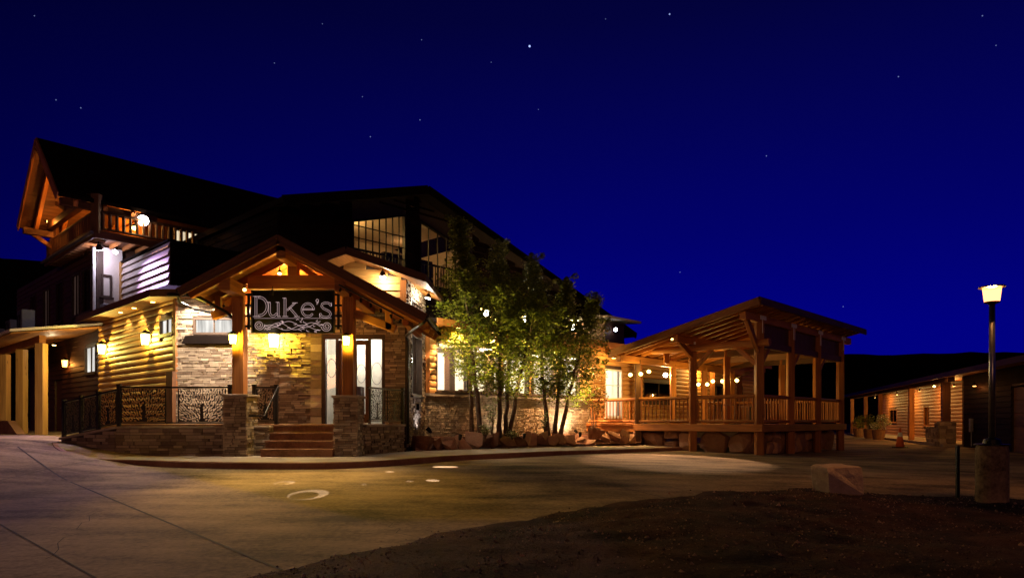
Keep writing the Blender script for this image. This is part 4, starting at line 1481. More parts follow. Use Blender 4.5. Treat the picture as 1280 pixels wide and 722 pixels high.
# ------------------------------------------------------------------ ramp
RP = thing('access_ramp', 'stone-faced access ramp sloping down to the left of the porch', 'ramp', (-9.5, 17.2, 0))
fr = Fr(-9.8, 17.0, 1, 0)
m = M(); stones(m, fr, 0, 2.86, -.1, .66, (), 0, 61, (.055, .1), (.12, .4)); rw = obj('ramp_wall', m, 'stone', RP)
obj('core', M().box(fr, 0, 2.86, -.2, 0, -.1, .66), 'trim', rw)
obj('coping', M().box(fr, -.02, 2.84, -.22, .06, .66, .72), 'walk', rw, bevel=.01)
fs_ = Fr(-11.75, 17.9, 1.95, -.9)
Ls = math.hypot(1.95, .9)
topr = lambda u: .36 + .30 * u / Ls
m = M(); stones(m, fs_, 0, Ls, -.1, .70, (), 0, 62, (.07, .10), (.18, .5), topf=topr); rw = obj('ramp_wall', m, 'stone', RP)
m = M().prism(fs_, [(0, 0), (Ls, 0), (Ls, .66), (0, .36)], -.2, 0); obj('core', m, 'trim', rw)
m = M().prism(fs_, [(-.02, .36), (Ls, .66), (Ls, .72), (-.02, .42)], -.22, .06); obj('coping', m, 'walk', rw)
m = M().slab([(-11.7, 18.0, .37), (-9.8, 17.2, .74), (-9.6, 19.4, .74), (-11.5, 20.9, .37)], .2); obj('ramp_slab', m, 'walk', RP)

# ------------------------------------------------------------------ tree-pattern metal railings
def tree_panel(m, fr, u0, u1, v0, v1, seed, slope=0.0, cell=.0125):
    r = random.Random(seed)
    W = u1 - u0; H = v1 - v0
    nx = int(W / cell); ny = int(H / cell)
    el = []
    cx = W / 2
    tries = 0
    grid = {}
    while tries < 9000:
        tries += 1
        x = r.uniform(.02, W - .02); y = r.uniform(.03, H - .02)
        d = math.hypot(x - cx, y)
        if d < .11 or (abs(x - cx) < .035 + .02 * (1 - y / H) and y < H * .55): continue
        sp = .056
        key = (int(x / sp), int(y / sp)); bad = False
        for i in (-1, 0, 1):
            for j in (-1, 0, 1):
                for q in grid.get((key[0] + i, key[1] + j), ()):
                    if math.hypot((x - q[0]) * 1.0, (y - q[1])) < sp * .84: bad = True
        if bad: continue
        a = math.atan2(y + .10, x - cx) + r.uniform(-.45, .45)
        q = (x, y, math.cos(a), math.sin(a), r.uniform(.030, .040), r.uniform(.0165, .0225))
        grid.setdefault(key, []).append(q); el.append(q)
    solid = [[True] * nx for _ in range(ny)]
    for x, y, ca, sa, A, Bq in el:
        i0, i1 = int((x - A) / cell), int((x + A) / cell) + 1
        j0, j1 = int((y - A) / cell), int((y + A) / cell) + 1
        for j in range(max(0, j0), min(ny, j1 + 1)):
            for i in range(max(0, i0), min(nx, i1 + 1)):
                px = (i + .5) * cell - x; py = (j + .5) * cell - y
                s_ = px * ca + py * sa; t_ = -px * sa + py * ca
                if (s_ / A) ** 2 + (t_ / Bq) ** 2 < 1: solid[j][i] = False
    cw = W / nx; ch = H / ny
    for j in range(ny):
        i = 0
        while i < nx:
            if solid[j][i]:
                k = i
                while k < nx and solid[j][k]: k += 1
                ua, ub = u0 + i * cw, u0 + k * cw
                va, vb = v0 + j * ch, v0 + (j + 1) * ch
                P4 = [(ua, va + slope * ua), (ub, va + slope * ub), (ub, vb + slope * ub), (ua, vb + slope * ua)]
                vs = [fr(u, .003, v) for u, v in P4] + [fr(u, -.003, v) for u, v in P4]
                m.add(vs, [(0, 1, 2, 3), (7, 6, 5, 4), (3, 2, 6, 7), (0, 4, 5, 1), (1, 5, 6, 2), (0, 3, 7, 4)])
                i = k
            else:
                i += 1


def metal_railing(label, fr, L, v0, H, panels, posts, slope=0.0, seed=1, group='black metal railings', rail_u=None, loc=None):
    t = thing('metal_railing', label, 'railing', tuple(fr(L / 2, 0, v0)), group)
    for u in posts:
        obj('post', M().box(fr, u - .04, u + .04, -.04, .04, v0 + slope * u - .06, v0 + slope * u + H + .05, 'v').box(fr, u - .05, u + .05, -.05, .05, v0 + slope * u + H + .05, v0 + slope * u + H + .075), 'metal', t)
    for nm, vv, hh in (('top_rail', H, .045), ('bottom_rail', .09, .03)):
        m = M().beam(fr(0, 0, v0 + vv), fr(L, 0, v0 + vv + slope * L), .05, hh)
        obj(nm, m, 'metal', t)
    for i, (a, b) in enumerate(panels):
        m = M(); tree_panel(m, fr, a + .02, b - .02, v0 + .115, v0 + H - .035, seed + i, slope)
        for u in (a + .01, b - .01):
            m.beam(fr(u, 0, v0 + .1 + slope * u), fr(u, 0, v0 + H - .03 + slope * u), .025, .02)
        obj('panel', m, 'metal', t)
    return t


fr = Fr(-9.78, 17.08, 1, 0)
metal_railing('long black railing with two cut-out tree panels on the ramp wall, left of the porch', fr, 2.82, .72, .97,
              [(.05, 1.17), (1.47, 2.66)], [0.0, 2.76], 0, 5)
fr2 = Fr(-11.72, 17.96, 1.95, -.9)
metal_railing('sloping black railing with three panels down the far left of the ramp', fr2, Ls - .05, .41, .93,
              [(.06, .68), (.72, 1.36), (1.4, 2.05)], [0.0, .70, 1.38], .30 / Ls, 15)
fr = Fr(-6.52, 17.36, 1, 0)
tt = metal_railing('short black railing beside the steps, left of the doorway, with a slanting handrail', fr, .56, ZF, .93, [(.06, .5)], [0.0, .56], 0, 25)
m = M().tube([(-5.93, 17.45, ZF + .93), (-5.90, 17.30, ZF + .93), (-5.90, 16.35, .98), (-5.90, 16.22, .98), (-6.3, 16.45, .98)], .022, 7)
obj('handrail', m, 'metal', tt)
fr = Fr(-3.64, 17.32, .60, 1.98)
metal_railing('black cut-out railing on the right side of the porch, in front of the doors', fr, 2.0, ZF, .93, [(.08, .95), (1.05, 1.9)], [2.0], 0, 35)

# ------------------------------------------------------------------ name board hung in the porch
S = thing('name_board', "black name board reading Duke's above a scrollwork band, hung under the porch beam", 'sign', (-5.36, 16.8, 3.02))
obj('board', M().box(Fr(-6.36, 16.83, 1, 0), 0, 2.0, -.02, .02, 3.02, 4.03), 'black', S)
m = M()
for u0, u1, v0, v1 in ((-.01, 2.01, 3.0, 3.03), (-.01, 2.01, 4.02, 4.05), (-.02, .01, 3.0, 4.05), (1.99, 2.02, 3.0, 4.05)):
    m.box(Fr(-6.36, 16.82, 1, 0), u0, u1, -.03, .04, v0, v1)
obj('frame', m, 'metal', S)
for ua, ub in ((-.17, -.02), (2.02, 2.19)):
    m = M()
    for v in (3.15, 3.40, 3.66, 3.92):
        m.box(Fr(-6.36, 16.83, 1, 0), ua, ub, -.02, .02, v, v + .05)
    m.box(Fr(-6.36, 16.83, 1, 0), (ua + ub) / 2 - .03, (ua + ub) / 2 + .03, -.02, .02, 3.1, 3.97, 'v')
    obj('bracket', m, 'metal', S)
SW = 2.0 / 695.0


def sp(x, y, w=.035):
    return Vector((-6.36 + (x - 140) * SW, 16.80 - w, 4.03 - (y - 100) * SW * 1.0))


def arc(cx, cy, rx, ry, a0, a1, n=18):
    return [(cx + rx * math.cos(R(a0 + (a1 - a0) * i / n)), cy - ry * math.sin(R(a0 + (a1 - a0) * i / n))) for i in range(n + 1)]


def offset(pts, d):
    out = []
    for i, p in enumerate(pts):
        a = pts[max(0, i - 1)]; b = pts[min(len(pts) - 1, i + 1)]
        dx, dy = b[0] - a[0], b[1] - a[1]; l = math.hypot(dx, dy) or 1
        out.append((p[0] - dy / l * d, p[1] + dx / l * d))
    return out


def outline(m, pts, w, r=.0052, cap=True):
    a = offset(pts, w / 2); b = offset(pts, -w / 2)
    loop = a + b[::-1] + [a[0]] if cap else None
    if cap: m.tube([sp(*q) for q in loop], r, 5)
    else:
        m.tube([sp(*q) for q in a], r, 5); m.tube([sp(*q) for q in b], r, 5)


def letter(strokes):
    m = M()
    for pts, w in strokes:
        if w: outline(m, pts, w)
        else: m.tube([sp(*q) for q in pts], .0065, 5)
    obj('letter', m, 'letter', S)


letter([([(177, 150), (177, 235), (177, 316)], 17), ([(150, 147), (215, 147)], 0), ([(150, 318), (212, 318)], 0),
        ([(200, 156)] + arc(205, 233, 67, 77, 85, -85, 20) + [(200, 310)], 17)])
letter([([(292, 200), (292, 275)] + arc(322, 275, 30, 40, 180, 320, 14)[1:] + [(356, 292)], 15), ([(366, 200), (366, 316)], 15), ([(268, 197), (300, 197)], 0), ([(345, 197), (374, 197)], 0), ([(358, 318), (388, 318)], 0)])
letter([([(424, 165), (424, 316)], 17), ([(402, 162), (433, 162)], 0), ([(402, 318), (450, 318)], 0),
        ([(438, 262), (500, 204)], 0), ([(445, 270), (515, 204)], 0), ([(484, 202), (530, 202)], 0),
        ([(466, 248), (525, 316)], 14), ([(500, 319), (548, 319)], 0)])
letter([(arc(617, 262, 50, 52, -35, -325 + 0, 30)[:: 1] if False else arc(617, 262, 50, 54, 2, 322, 34), 14), ([(572, 252), (664, 252)], 0), ([(572, 262), (664, 262)], 0)])
letter([(arc(697, 183, 11, 12, 0, 360, 14), 0), ([(706, 190), (703, 204), (692, 216)], 0), ([(697, 196), (694, 206)], 0)])
letter([([(812, 228), (806, 212), (785, 203), (760, 202), (738, 212), (734, 232), (748, 250), (775, 262), (800, 276), (812, 296), (800, 316), (775, 325), (748, 322), (730, 312), (722, 292)], 14),
        ([(818, 200), (818, 232)], 0), ([(718, 292), (718, 326)], 0)])
# scrollwork band
m = M()


def spiral(cx, cy, r0, turns, a0, sgn=1):
    n = int(turns * 18)
    return [(cx + (r0 * (1 - .85 * i / n)) * math.cos(a0 + sgn * i / 18 * 6.283), cy + (r0 * (1 - .85 * i / n)) * .95 * math.sin(a0 + sgn * i / 18 * 6.283)) for i in range(n + 1)]


rr = random.Random(3)
m.tube([sp(*q) for q in spiral(205, 392, 44, 2.4, 0, 1)], .0065, 5)
m.tube([sp(*q) for q in spiral(776, 402, 46, 2.4, 3.14, -1)], .0065, 5)
for k, (ph, am, yc) in enumerate(((0, 26, 385), (1.9, 30, 400), (3.6, 22, 412))):
    m.tube([sp(245 + i * 12, yc + am * math.sin(i * .27 + ph)) for i in range(41)], .006, 5)
for i in range(30):
    x = rr.uniform(240, 745); y = rr.uniform(350, 440); a = rr.uniform(-1.2, 1.2)
    L = rr.uniform(16, 34)
    P3 = []
    for j in range(9):
        t = j / 8
        b = math.sin(t * 3.14) * 7 * (1 if i % 2 else -1)
        P3.append((x + math.cos(a) * L * t - math.sin(a) * b, y + math.sin(a) * L * t + math.cos(a) * b))
    m.tube([sp(*q) for q in P3], [.003 + .006 * math.sin(j / 8 * 3.14) for j in range(9)], 5)
m.tube([sp(160, 333), sp(820, 333)], .004, 5)
obj('scrollwork', m, 'letter', S)

# ------------------------------------------------------------------ left canopy and what stands on it
K = thing('entrance_canopy', 'flat-edged timber canopy on square posts over the left side entrance', 'canopy', tuple(g(-7.6, 14, .3)))
ca0, ca1, cb0, cb1 = -9.06, -6.05, 9.74, 22.5
m = M().slab([tuple(g(ca0, cb0, 3.80)), tuple(g(ca1, cb0, 4.33)), tuple(g(ca1, cb1, 4.33)), tuple(g(ca0, cb1, 3.80))], .08)
kr = obj('canopy_roof', m, 'stucco', K)
m = M(); planks_under(m, [tuple(g(ca0 + .05, cb0 + .05, 3.69)), tuple(g(ca1, cb0 + .05, 4.22)), tuple(g(ca1, cb1, 4.22)), tuple(g(ca0 + .05, cb1, 3.69))], .16); obj('soffit', m, 'soffit', kr)
obj('header_beam', M().beam(g(-8.15, cb0 + .1, 3.55), g(-8.15, cb1, 3.55), .18, .26), 'timber', K)
for i in range(5):
    q = g(-8.15, 9.97 + 2.75 * i)
    zb = G(q.x, q.y) - .03
    obj('post', M().beam((q.x, q.y, zb), (q.x, q.y, 3.42), .27, .27), 'siding', K, bevel=.012)
p = g(-7.0, 13.4, 3.75)  # lamp added to brighten the canopy posts
flood(tuple(p), tuple(g(-7.2, 13.4, 0)), 'added amber lamp under the left canopy between its posts', 34, (1, .80, .46), 'glow_amber', None, s=.8)
for b_, w_, h_, lab in ((12.35, .72, .80, 'grey air conditioning unit on the left canopy, nearest the siding'), (14.2, .8, .62, 'grey air conditioning unit on the left canopy, second from the siding'), (16.4, .8, .5, 'grey air conditioning unit on the left canopy, farthest from the siding')):
    fq = fb(-8.3, b_ + w_ / 2)
    zc = 3.96
    t = thing('air_conditioning_unit', lab, 'air conditioner', tuple(fq(w_ / 2, 0, zc)), 'air conditioning units on the canopy')
    obj('housing', M().box(fq, 0, w_, -.4, 0, zc + .02, zc + .02 + h_), 'dark_unit', t, bevel=.02)
    m = M()
    for i in range(9): m.box(fq, .06, w_ - .06, .003, .02, zc + .08 + i * h_ * .1, zc + .09 + i * h_ * .1)
    m.tube([fq(w_ * .5 + .22 * math.cos(i * .4488), .025, zc + h_ * .52 + .22 * math.sin(i * .4488)) for i in range(15)], .012, 5)
    obj('grille', m, 'metal', t)
# window air conditioner on the white wall
fq = fa(-6.51, 9.95)
t = thing('window_air_conditioner', 'boxy air conditioner mounted low on the bright white wall', 'air conditioner', tuple(fq(.4, .15, 4.45)))
obj('housing', M().box(fq, .08, .62, .003, .34, 4.50, 4.92), 'steel', t, bevel=.02)
m = M()
for i in range(7): m.box(fq, .11, .59, .345, .36, 4.55 + i * .05, 4.575 + i * .05)
obj('grille', m, 'metal', t)
# low cheek wall left of the canopy post
q0 = g(-8.6, 12.2)
m = M().prism(fb(-8.75, 13.4), [(0, .25), (3.0, .25), (3.0, .42), (1.6, .86), (0, .86)], -.25, 0)
tag(obj('low_wall', m, 'kerb'), 'low sloping concrete wall beside the left canopy posts', 'wall')

# ------------------------------------------------------------------ pavilion
V = thing('pavilion', 'open timber pavilion with a shed roof on a raised deck, beside the dining wing', 'pavilion', tuple(g(12.4, -4.5, -.3)))
AV0, AV1, BV0, BV1, ZV = 8.41, 16.6, -7.3, -.02, .71
m = M()
n = 58
for i in range(n):
    b0 = BV0 + (BV1 - BV0) * i / n; b1 = BV0 + (BV1 - BV0) * (i + 1) / n - .006
    m.slab([tuple(g(AV0, b0, ZV)), tuple(g(AV1, b0, ZV)), tuple(g(AV1, b1, ZV)), tuple(g(AV0, b1, ZV))], .04)
obj('deck', m, 'timber', V)
m = M()
m.beam(g(AV0 - .17, BV0 - .20, ZV - .10), g(AV0 - .17, -2.45, ZV - .10), .07, .25)
m.beam(g(AV0 - .135, BV0 - .165, ZV - .103), g(AV1, BV0 - .165, ZV - .103), .07, .25)
m.beam(g(AV0 + .1, -2.45, ZV - .12), g(AV0 + .1, -.04, ZV - .12), .10, .34)
obj('rim_beam', m, 'timber', V, bevel=.01)
m = M()
for k in range(14): m.beam(g(AV0 + .1 + k * .6, BV0 + .1, ZV - .16), g(AV0 + .1 + k * .6, -.1, ZV - .16), .05, .18)
obj('joists', m, 'dark_timber', V)


def roof_z(b): return 4.72 - .227 * (b + 7.93)


ZB = 3.44
gz = lambda a, b: G(*g(a, b).xy)
front_b = (-7.3, -4.85)
side_a = (8.41, 11.08, 13.75, 16.42)
for i, a_ in enumerate(side_a):
    w = .26 if i == 0 else .24
    p = g(a_, BV0)
    o = obj('post', M().beam((p.x, p.y, gz(a_, BV0) - .05), (p.x, p.y, roof_z(BV0) - .36), w, w), 'timber', V, bevel=.014)
    # T-shaped steel plate
    fq = fa(a_, BV0 - .135)
    m = M().box(fq, -.24, .24, .002, .014, roof_z(BV0) - .36, roof_z(BV0) - .22).box(fq, -.07, .07, .002, .014, roof_z(BV0) - .80, roof_z(BV0) - .36)
    obj('steel_plate', m, 'plate', o)
p = g(AV0, -4.85)
o = obj('post', M().beam((p.x, p.y, gz(AV0, -4.85) - .05), (p.x, p.y, roof_z(-4.85) - .34), .24, .24), 'timber', V, bevel=.014)
fq = fb(AV0 - .12, -4.85)
obj('steel_plate', M().box(fq, -.19, .19, .002, .012, roof_z(-4.85) - .46, roof_z(-4.85) - .35).box(fq, -.05, .05, .002, .012, roof_z(-4.85) - .62, roof_z(-4.85) - .46), 'plate', o)
p = g(AV0 + .05, -2.5)
obj('post', M().beam((p.x, p.y, gz(AV0, -2.5) - .05), (p.x, p.y, roof_z(-2.5) - .3), .2, .2), 'dark_timber', V, bevel=.014)
for a_ in side_a[1:]:
    for b_ in (-4.85, -2.5):
        if b_ == -4.85 and a_ != side_a[-1] and a_ != side_a[1]: continue
        p = g(a_, b_)
        obj('post', M().beam((p.x, p.y, ZV), (p.x, p.y, roof_z(b_) - .34), .22, .22), 'timber', V, bevel=.014)
obj('cross_beam', M().tube([g(AV0 - .2, BV0 - .45, ZB), g(AV0 - .2, BV0 + .1, ZB + .0), g(AV0 - .2, -3.3, ZB)], .125, 10), 'timber', V)
obj('cross_beam', M().beam(g(side_a[-1], BV0, ZB), g(side_a[-1], -2.5, ZB), .2, .24), 'dark_timber', V)
obj('cross_beam', M().beam(g(side_a[1], BV0, ZB), g(side_a[1], -2.5, ZB), .2, .24), 'dark_timber', V)
obj('cross_beam', M().beam(g(side_a[2], BV0, ZB), g(side_a[2], -2.5, ZB), .2, .24), 'dark_timber', V)
for b_ in (BV0, -4.85, -2.5):
    zz = roof_z(b_) - .26
    obj('purlin_beam', M().beam(g(AV0 - 1.25, b_, zz - .06), g(AV1 + .9, b_, zz - .06), .22, .26), 'timber', V, bevel=.015)
obj('side_beam', M().beam(g(AV0, BV0, ZB - .02), g(AV1, BV0, ZB - .02), .16, .22), 'dark_timber', V)
for b_ in (BV0, -4.85):
    obj('knee_brace', M().beam(g(AV0 - .05, b_, 3.15), g(AV0 - .98, b_, roof_z(b_) - .42), .14, .18), 'timber', V, bevel=.01)
for a_ in side_a[:3]:
    obj('knee_brace', M().beam(g(a_ + .1, BV0, 2.75), g(a_ + .72, BV0, ZB - .12), .12, .14), 'timber', V, bevel=.01)
obj('knee_brace', M().beam(g(AV0, BV0 + .1, 2.75), g(AV0, BV0 + .75, ZB - .1), .12, .14), 'timber', V, bevel=.01)
obj('knee_brace', M().beam(g(AV0, -4.95, 2.75), g(AV0, -5.6, ZB - .1), .12, .14), 'timber', V, bevel=.01)
obj('drop_post', M().beam(g(AV0 + .3, -3.6, ZB - .45), g(AV0 + .3, -3.6, roof_z(-3.6) - .3), .2, .2), 'timber', V, bevel=.01)
# vertical boards closing the high side
m = M(); k = AV0 + .14
while k < AV1 - .1:
    m.box(fa(k, BV0), .002, .19, -.04, .0, ZB + .06, roof_z(BV0) - .18, 'v'); k += .2
obj('side_boards', m, 'brown_siding', V)
# roof
ra0, ra1, rb0, rb1 = AV0 - 1.45, AV1 + 1.0, -7.95, -2.2
m = M().slab([tuple(g(ra0, rb0, roof_z(rb0) + .03)), tuple(g(ra1, rb0, roof_z(rb0) + .03)), tuple(g(ra1, rb1, roof_z(rb1) + .03)), tuple(g(ra0, rb1, roof_z(rb1) + .03))], .06)
vr = obj('shed_roof', m, 'roofing', V)
m = M(); planks_under(m, [tuple(g(ra0 + .05, rb0 + .05, roof_z(rb0) - .035)), tuple(g(ra1 - .05, rb0 + .05, roof_z(rb0) - .035)), tuple(g(ra1 - .05, rb1 - .05, roof_z(rb1) - .035)), tuple(g(ra0 + .05, rb1 - .05, roof_z(rb1) - .035))], .16)
obj('soffit', m, 'soffit', vr)
m = M(); k = ra0 + .45
while k < ra1:
    m.beam(g(k, rb0 + .06, roof_z(rb0) - .13), g(k, rb1 - .06, roof_z(rb1) - .13), .07, .14); k += .6
obj('rafters', m, 'timber', vr)
m = M()
m.beam(g(ra0 - .02, rb0, roof_z(rb0) - .11), g(ra0 - .02, rb1, roof_z(rb1) - .11), .05, .24)
m.beam(g(ra0, rb1 + .02, roof_z(rb1) - .11), g(ra1, rb1 + .02, roof_z(rb1) - .11), .05, .2)
obj('fascia', m, 'timber', vr)
obj('fascia', M().beam(g(ra0, rb0 - .02, roof_z(rb0) - .11), g(ra1, rb0 - .02, roof_z(rb0) - .11), .05, .22), 'dark_timber', vr)
# railings
rail = lambda p, q: log_rail(V, p, q, ZV, ZV + 1.04, .065, .027, .155)
rail(g(AV0, BV0 + .13), g(AV0, -4.97)); rail(g(AV0, -4.73), g(AV0, -2.6)); rail(g(AV0 + .25, -2.4), g(AV0 + .25, -.05))
for a_, b_ in zip(side_a, side_a[1:]): log_rail(V, g(a_ + .13, BV0), g(b_ - .12, BV0), ZV, ZV + 1.04, .065, .027, .24)
rail(g(side_a[-1], BV0 + .13), g(side_a[-1], -.1))
# tables on the deck
for (a_, b_, lab) in ((10.2, -5.6, 'round patio table with two chairs behind the front railing of the pavilion'), (10.4, -1.6, 'round patio table near the dining wing at the left end of the pavilion'), (14.4, -4.3, 'round patio table at the back of the pavilion deck')):
    t = thing('patio_table', lab, 'table', tuple(g(a_, b_, ZV)))
    q = g(a_, b_, ZV)
    obj('table_top', M().tube([q + Vector((0, 0, .72)), q + Vector((0, 0, .75))], .45, 20), 'dark_timber', t)
    obj('pedestal', M().tube([q + Vector((0, 0, .0)), q + Vector((0, 0, .03)), q + Vector((0, 0, .05)), q + Vector((0, 0, .72))], [.24, .22, .04, .035], 12), 'metal', t)
# boulder foundation under the deck
def rock_mesh(m, c, sx, sy, sz, seed, rot=0.0, tint=None, npts=26, pw=.62):
    r = random.Random(seed)
    bm = bmesh.new()
    for _ in range(npts):
        v = Vector((r.gauss(0, 1), r.gauss(0, 1), r.gauss(0, 1))).normalized()
        v = Vector([math.copysign(abs(x) ** pw, x) for x in v])
        bm.verts.new(v * r.uniform(.82, 1.0))
    bmesh.ops.convex_hull(bm, input=bm.verts)
    bmesh.ops.delete(bm, geom=[v for v in bm.verts if not v.link_faces], context='VERTS')
    bmesh.ops.triangulate(bm, faces=bm.faces)
    bmesh.ops.subdivide_edges(bm, edges=bm.edges, cuts=2, use_grid_fill=True)
    bm.verts.ensure_lookup_table(); bm.verts.index_update()
    cr, sr_ = math.cos(rot), math.sin(rot)
    vs = []
    for v in bm.verts:
        p = v.co + v.co.normalized() * .07 * noise.noise(v.co * 3 + Vector((seed, 0, 0)))
        x, y, z = p.x * sx, p.y * sy, p.z * sz
        vs.append((c[0] + x * cr - y * sr_, c[1] + x * sr_ + y * cr, c[2] + z))
    m.add(vs, [[v.index for v in f.verts] for f in bm.faces], None, r.random() if tint is None else tint)
    bm.free()


m = M(); rk = random.Random(11)
for side in (0, 1):
    L = 7.2 if side == 0 else 8.0
    s_ = .15
    while s_ < L:
        w = rk.uniform(.5, 1.25)
        for z, h in ((-.02, .84),) if w > .75 else ((-.2, .5), (.26, .42)):
            if side == 0: q = g(AV0 + .55, BV0 + .3 + s_ + w / 2)
            else: q = g(AV0 + .3 + s_ + w / 2, BV0 + .5)
            rock_mesh(m, (q.x, q.y, z + .15 + G(q.x, q.y) * .3), w * .54, .30, h * .60, rk.randint(0, 99999), (AA if side else AA + math.pi / 2))
        s_ += w
obj('boulder_foundation', m, 'boulder', V)

# string of bulbs
T = thing('string_lights', 'string of glowing yellow bulbs hung through the pavilion', 'string lights', tuple(g(10, -4, 3.3)))
bul = [(788, 468, 25.5), (801, 467, 25.6), (811, 464, 25.7), (873, 480, 27.5), (884, 480, 27.4), (891, 476, 27.2), (903, 476, 27.0), (909, 475, 26.9), (921, 475, 26.6)]
pb = [at(*q) for q in bul]
m = M(); pts = [g(AV0, -2.4, 3.0)]
for a, b in zip([pts[0]] + pb, pb + [g(11.1, -7.2, 3.2)]):
    for k in (0, .33, .66):
        c = a.lerp(b, k); c = Vector((c.x, c.y, c.z + .10 - .05 * math.sin(k * 3.14))); pts.append(c)
m.tube(pts[1:], .008, 5); obj('cable', m, 'metal', T)
for i, p in enumerate(pb):
    obj('bulb', M().tube([p + Vector((0, 0, .06)), p + Vector((0, 0, .03)), p, p - Vector((0, 0, .045)), p - Vector((0, 0, .07))], [.02, .055, .075, .055, .01], 10), 'glow_yellow', T)
    light('bulb_lamp', 'POINT', tuple(p - Vector((0, 0, .02))), 30, (1, .62, .12), T, .03)
p = at(832, 468, 28.5)
flood(tuple(p), tuple(p + Vector((-.3, -1, -.4))), 'brightest white lamp under the veranda eave inside the pavilion', 160, (1, .62, .24), 'glow_white', None, s=1.2)
p = g(17.5, -.5, 3.4); flood(tuple(p), tuple(p - Vector((0, 0, 1))), 'veranda lamp on the far part of the dining wing', 160, (1, .55, .14), 'glow_amber', None)
p = g(9.6, -.6, 3.5); flood(tuple(p), tuple(p - Vector((0, 0, 1))), 'veranda lamp above the white window left of the pavilion', 50, (1, .55, .14), 'glow_amber', None)
p = g(7.15, -4.75, 3.72)  # lamp added under the eave to throw the light pool on the road
flood(tuple(p), (4.5, 19.3, -.3), 'added floodlight on the front eave of the pavilion aimed down at the road', 2300, (1, .60, .34), 'glow_amber', 42, .15, s=.6, rad=.12, hood=True)
# ------------------------------------------------------------------ rocks along the bed
LABR = ['jagged upright', 'flat-topped', 'low wedge-shaped', 'angular', 'leaning pointed', 'blocky']
ORD = ['first', 'second', 'third', 'fourth', 'fifth', 'sixth', 'seventh', 'eighth', 'ninth', 'tenth', 'eleventh', 'twelfth', 'thirteenth', 'fourteenth', 'fifteenth', 'sixteenth', 'seventeenth', 'eighteenth', 'nineteenth', 'twentieth',
       'twenty-first', 'twenty-second', 'twenty-third', 'twenty-fourth', 'twenty-fifth', 'twenty-sixth']
rk = random.Random(5)
NR = 22
for i in range(NR):
    f_ = (i + .3) / NR
    c = Vector((-2.70, 19.75, 0)).lerp(Vector((5.15, 26.6, 0)), f_)
    k = [.30, .24, .20, .27, .36, .25][i % 6] * rk.uniform(.9, 1.15)
    m = M()
    rock_mesh(m, (c.x + rk.uniform(-.06, .06), c.y + rk.uniform(-.1, .2), .06 + k * .45), rk.uniform(.27, .40), rk.uniform(.18, .28), k * 1.15, 200 + i * 7, rk.uniform(0, 3), rk.random(), npts=9)
    tag(obj('edging_rock', m, 'boulder'), '%s reddish rock edging the planting bed, %s from the left' % (LABR[i % 6], ORD[i]), 'rock', 'rocks edging the planting bed')
m = M()
q = g(AV0 - .25, -2.5)
rock_mesh(m, (q.x - .45, q.y - .3, .12), .28, .22, .55, 991, .6, .8, npts=10)
tag(obj('standing_stone', m, 'boulder'), 'tall pointed slab of pale rock leaning by the left corner of the pavilion', 'rock')

# ------------------------------------------------------------------ trees
def leaves(m, clumps, n, size, r, flat=0.3):
    for _ in range(n):
        c, rad = clumps[r.randrange(len(clumps))]
        while True:
            v = Vector((r.uniform(-1, 1), r.uniform(-1, 1), r.uniform(-1, 1)))
            if v.length < 1: break
        v = v.normalized() * (v.length ** .6)
        p = c + Vector((v.x * rad, v.y * rad, v.z * rad * .85))
        a = r.uniform(0, 6.28); t = r.uniform(-1.1, 1.1)
        e1 = Vector((math.cos(a), math.sin(a), r.uniform(-.4, .4))).normalized()
        e2 = e1.cross(Vector((math.sin(t), r.uniform(-.5, .5), math.cos(t)))).normalized()
        s = size * r.uniform(.6, 1.25)
        m.add([p - e1 * s * .5, p + e2 * s * .38, p + e1 * s * .5, p - e2 * s * .38], [(0, 1, 2, 3)], [[(0, 0), (1, 0), (1, 1), (0, 1)]], r.random())


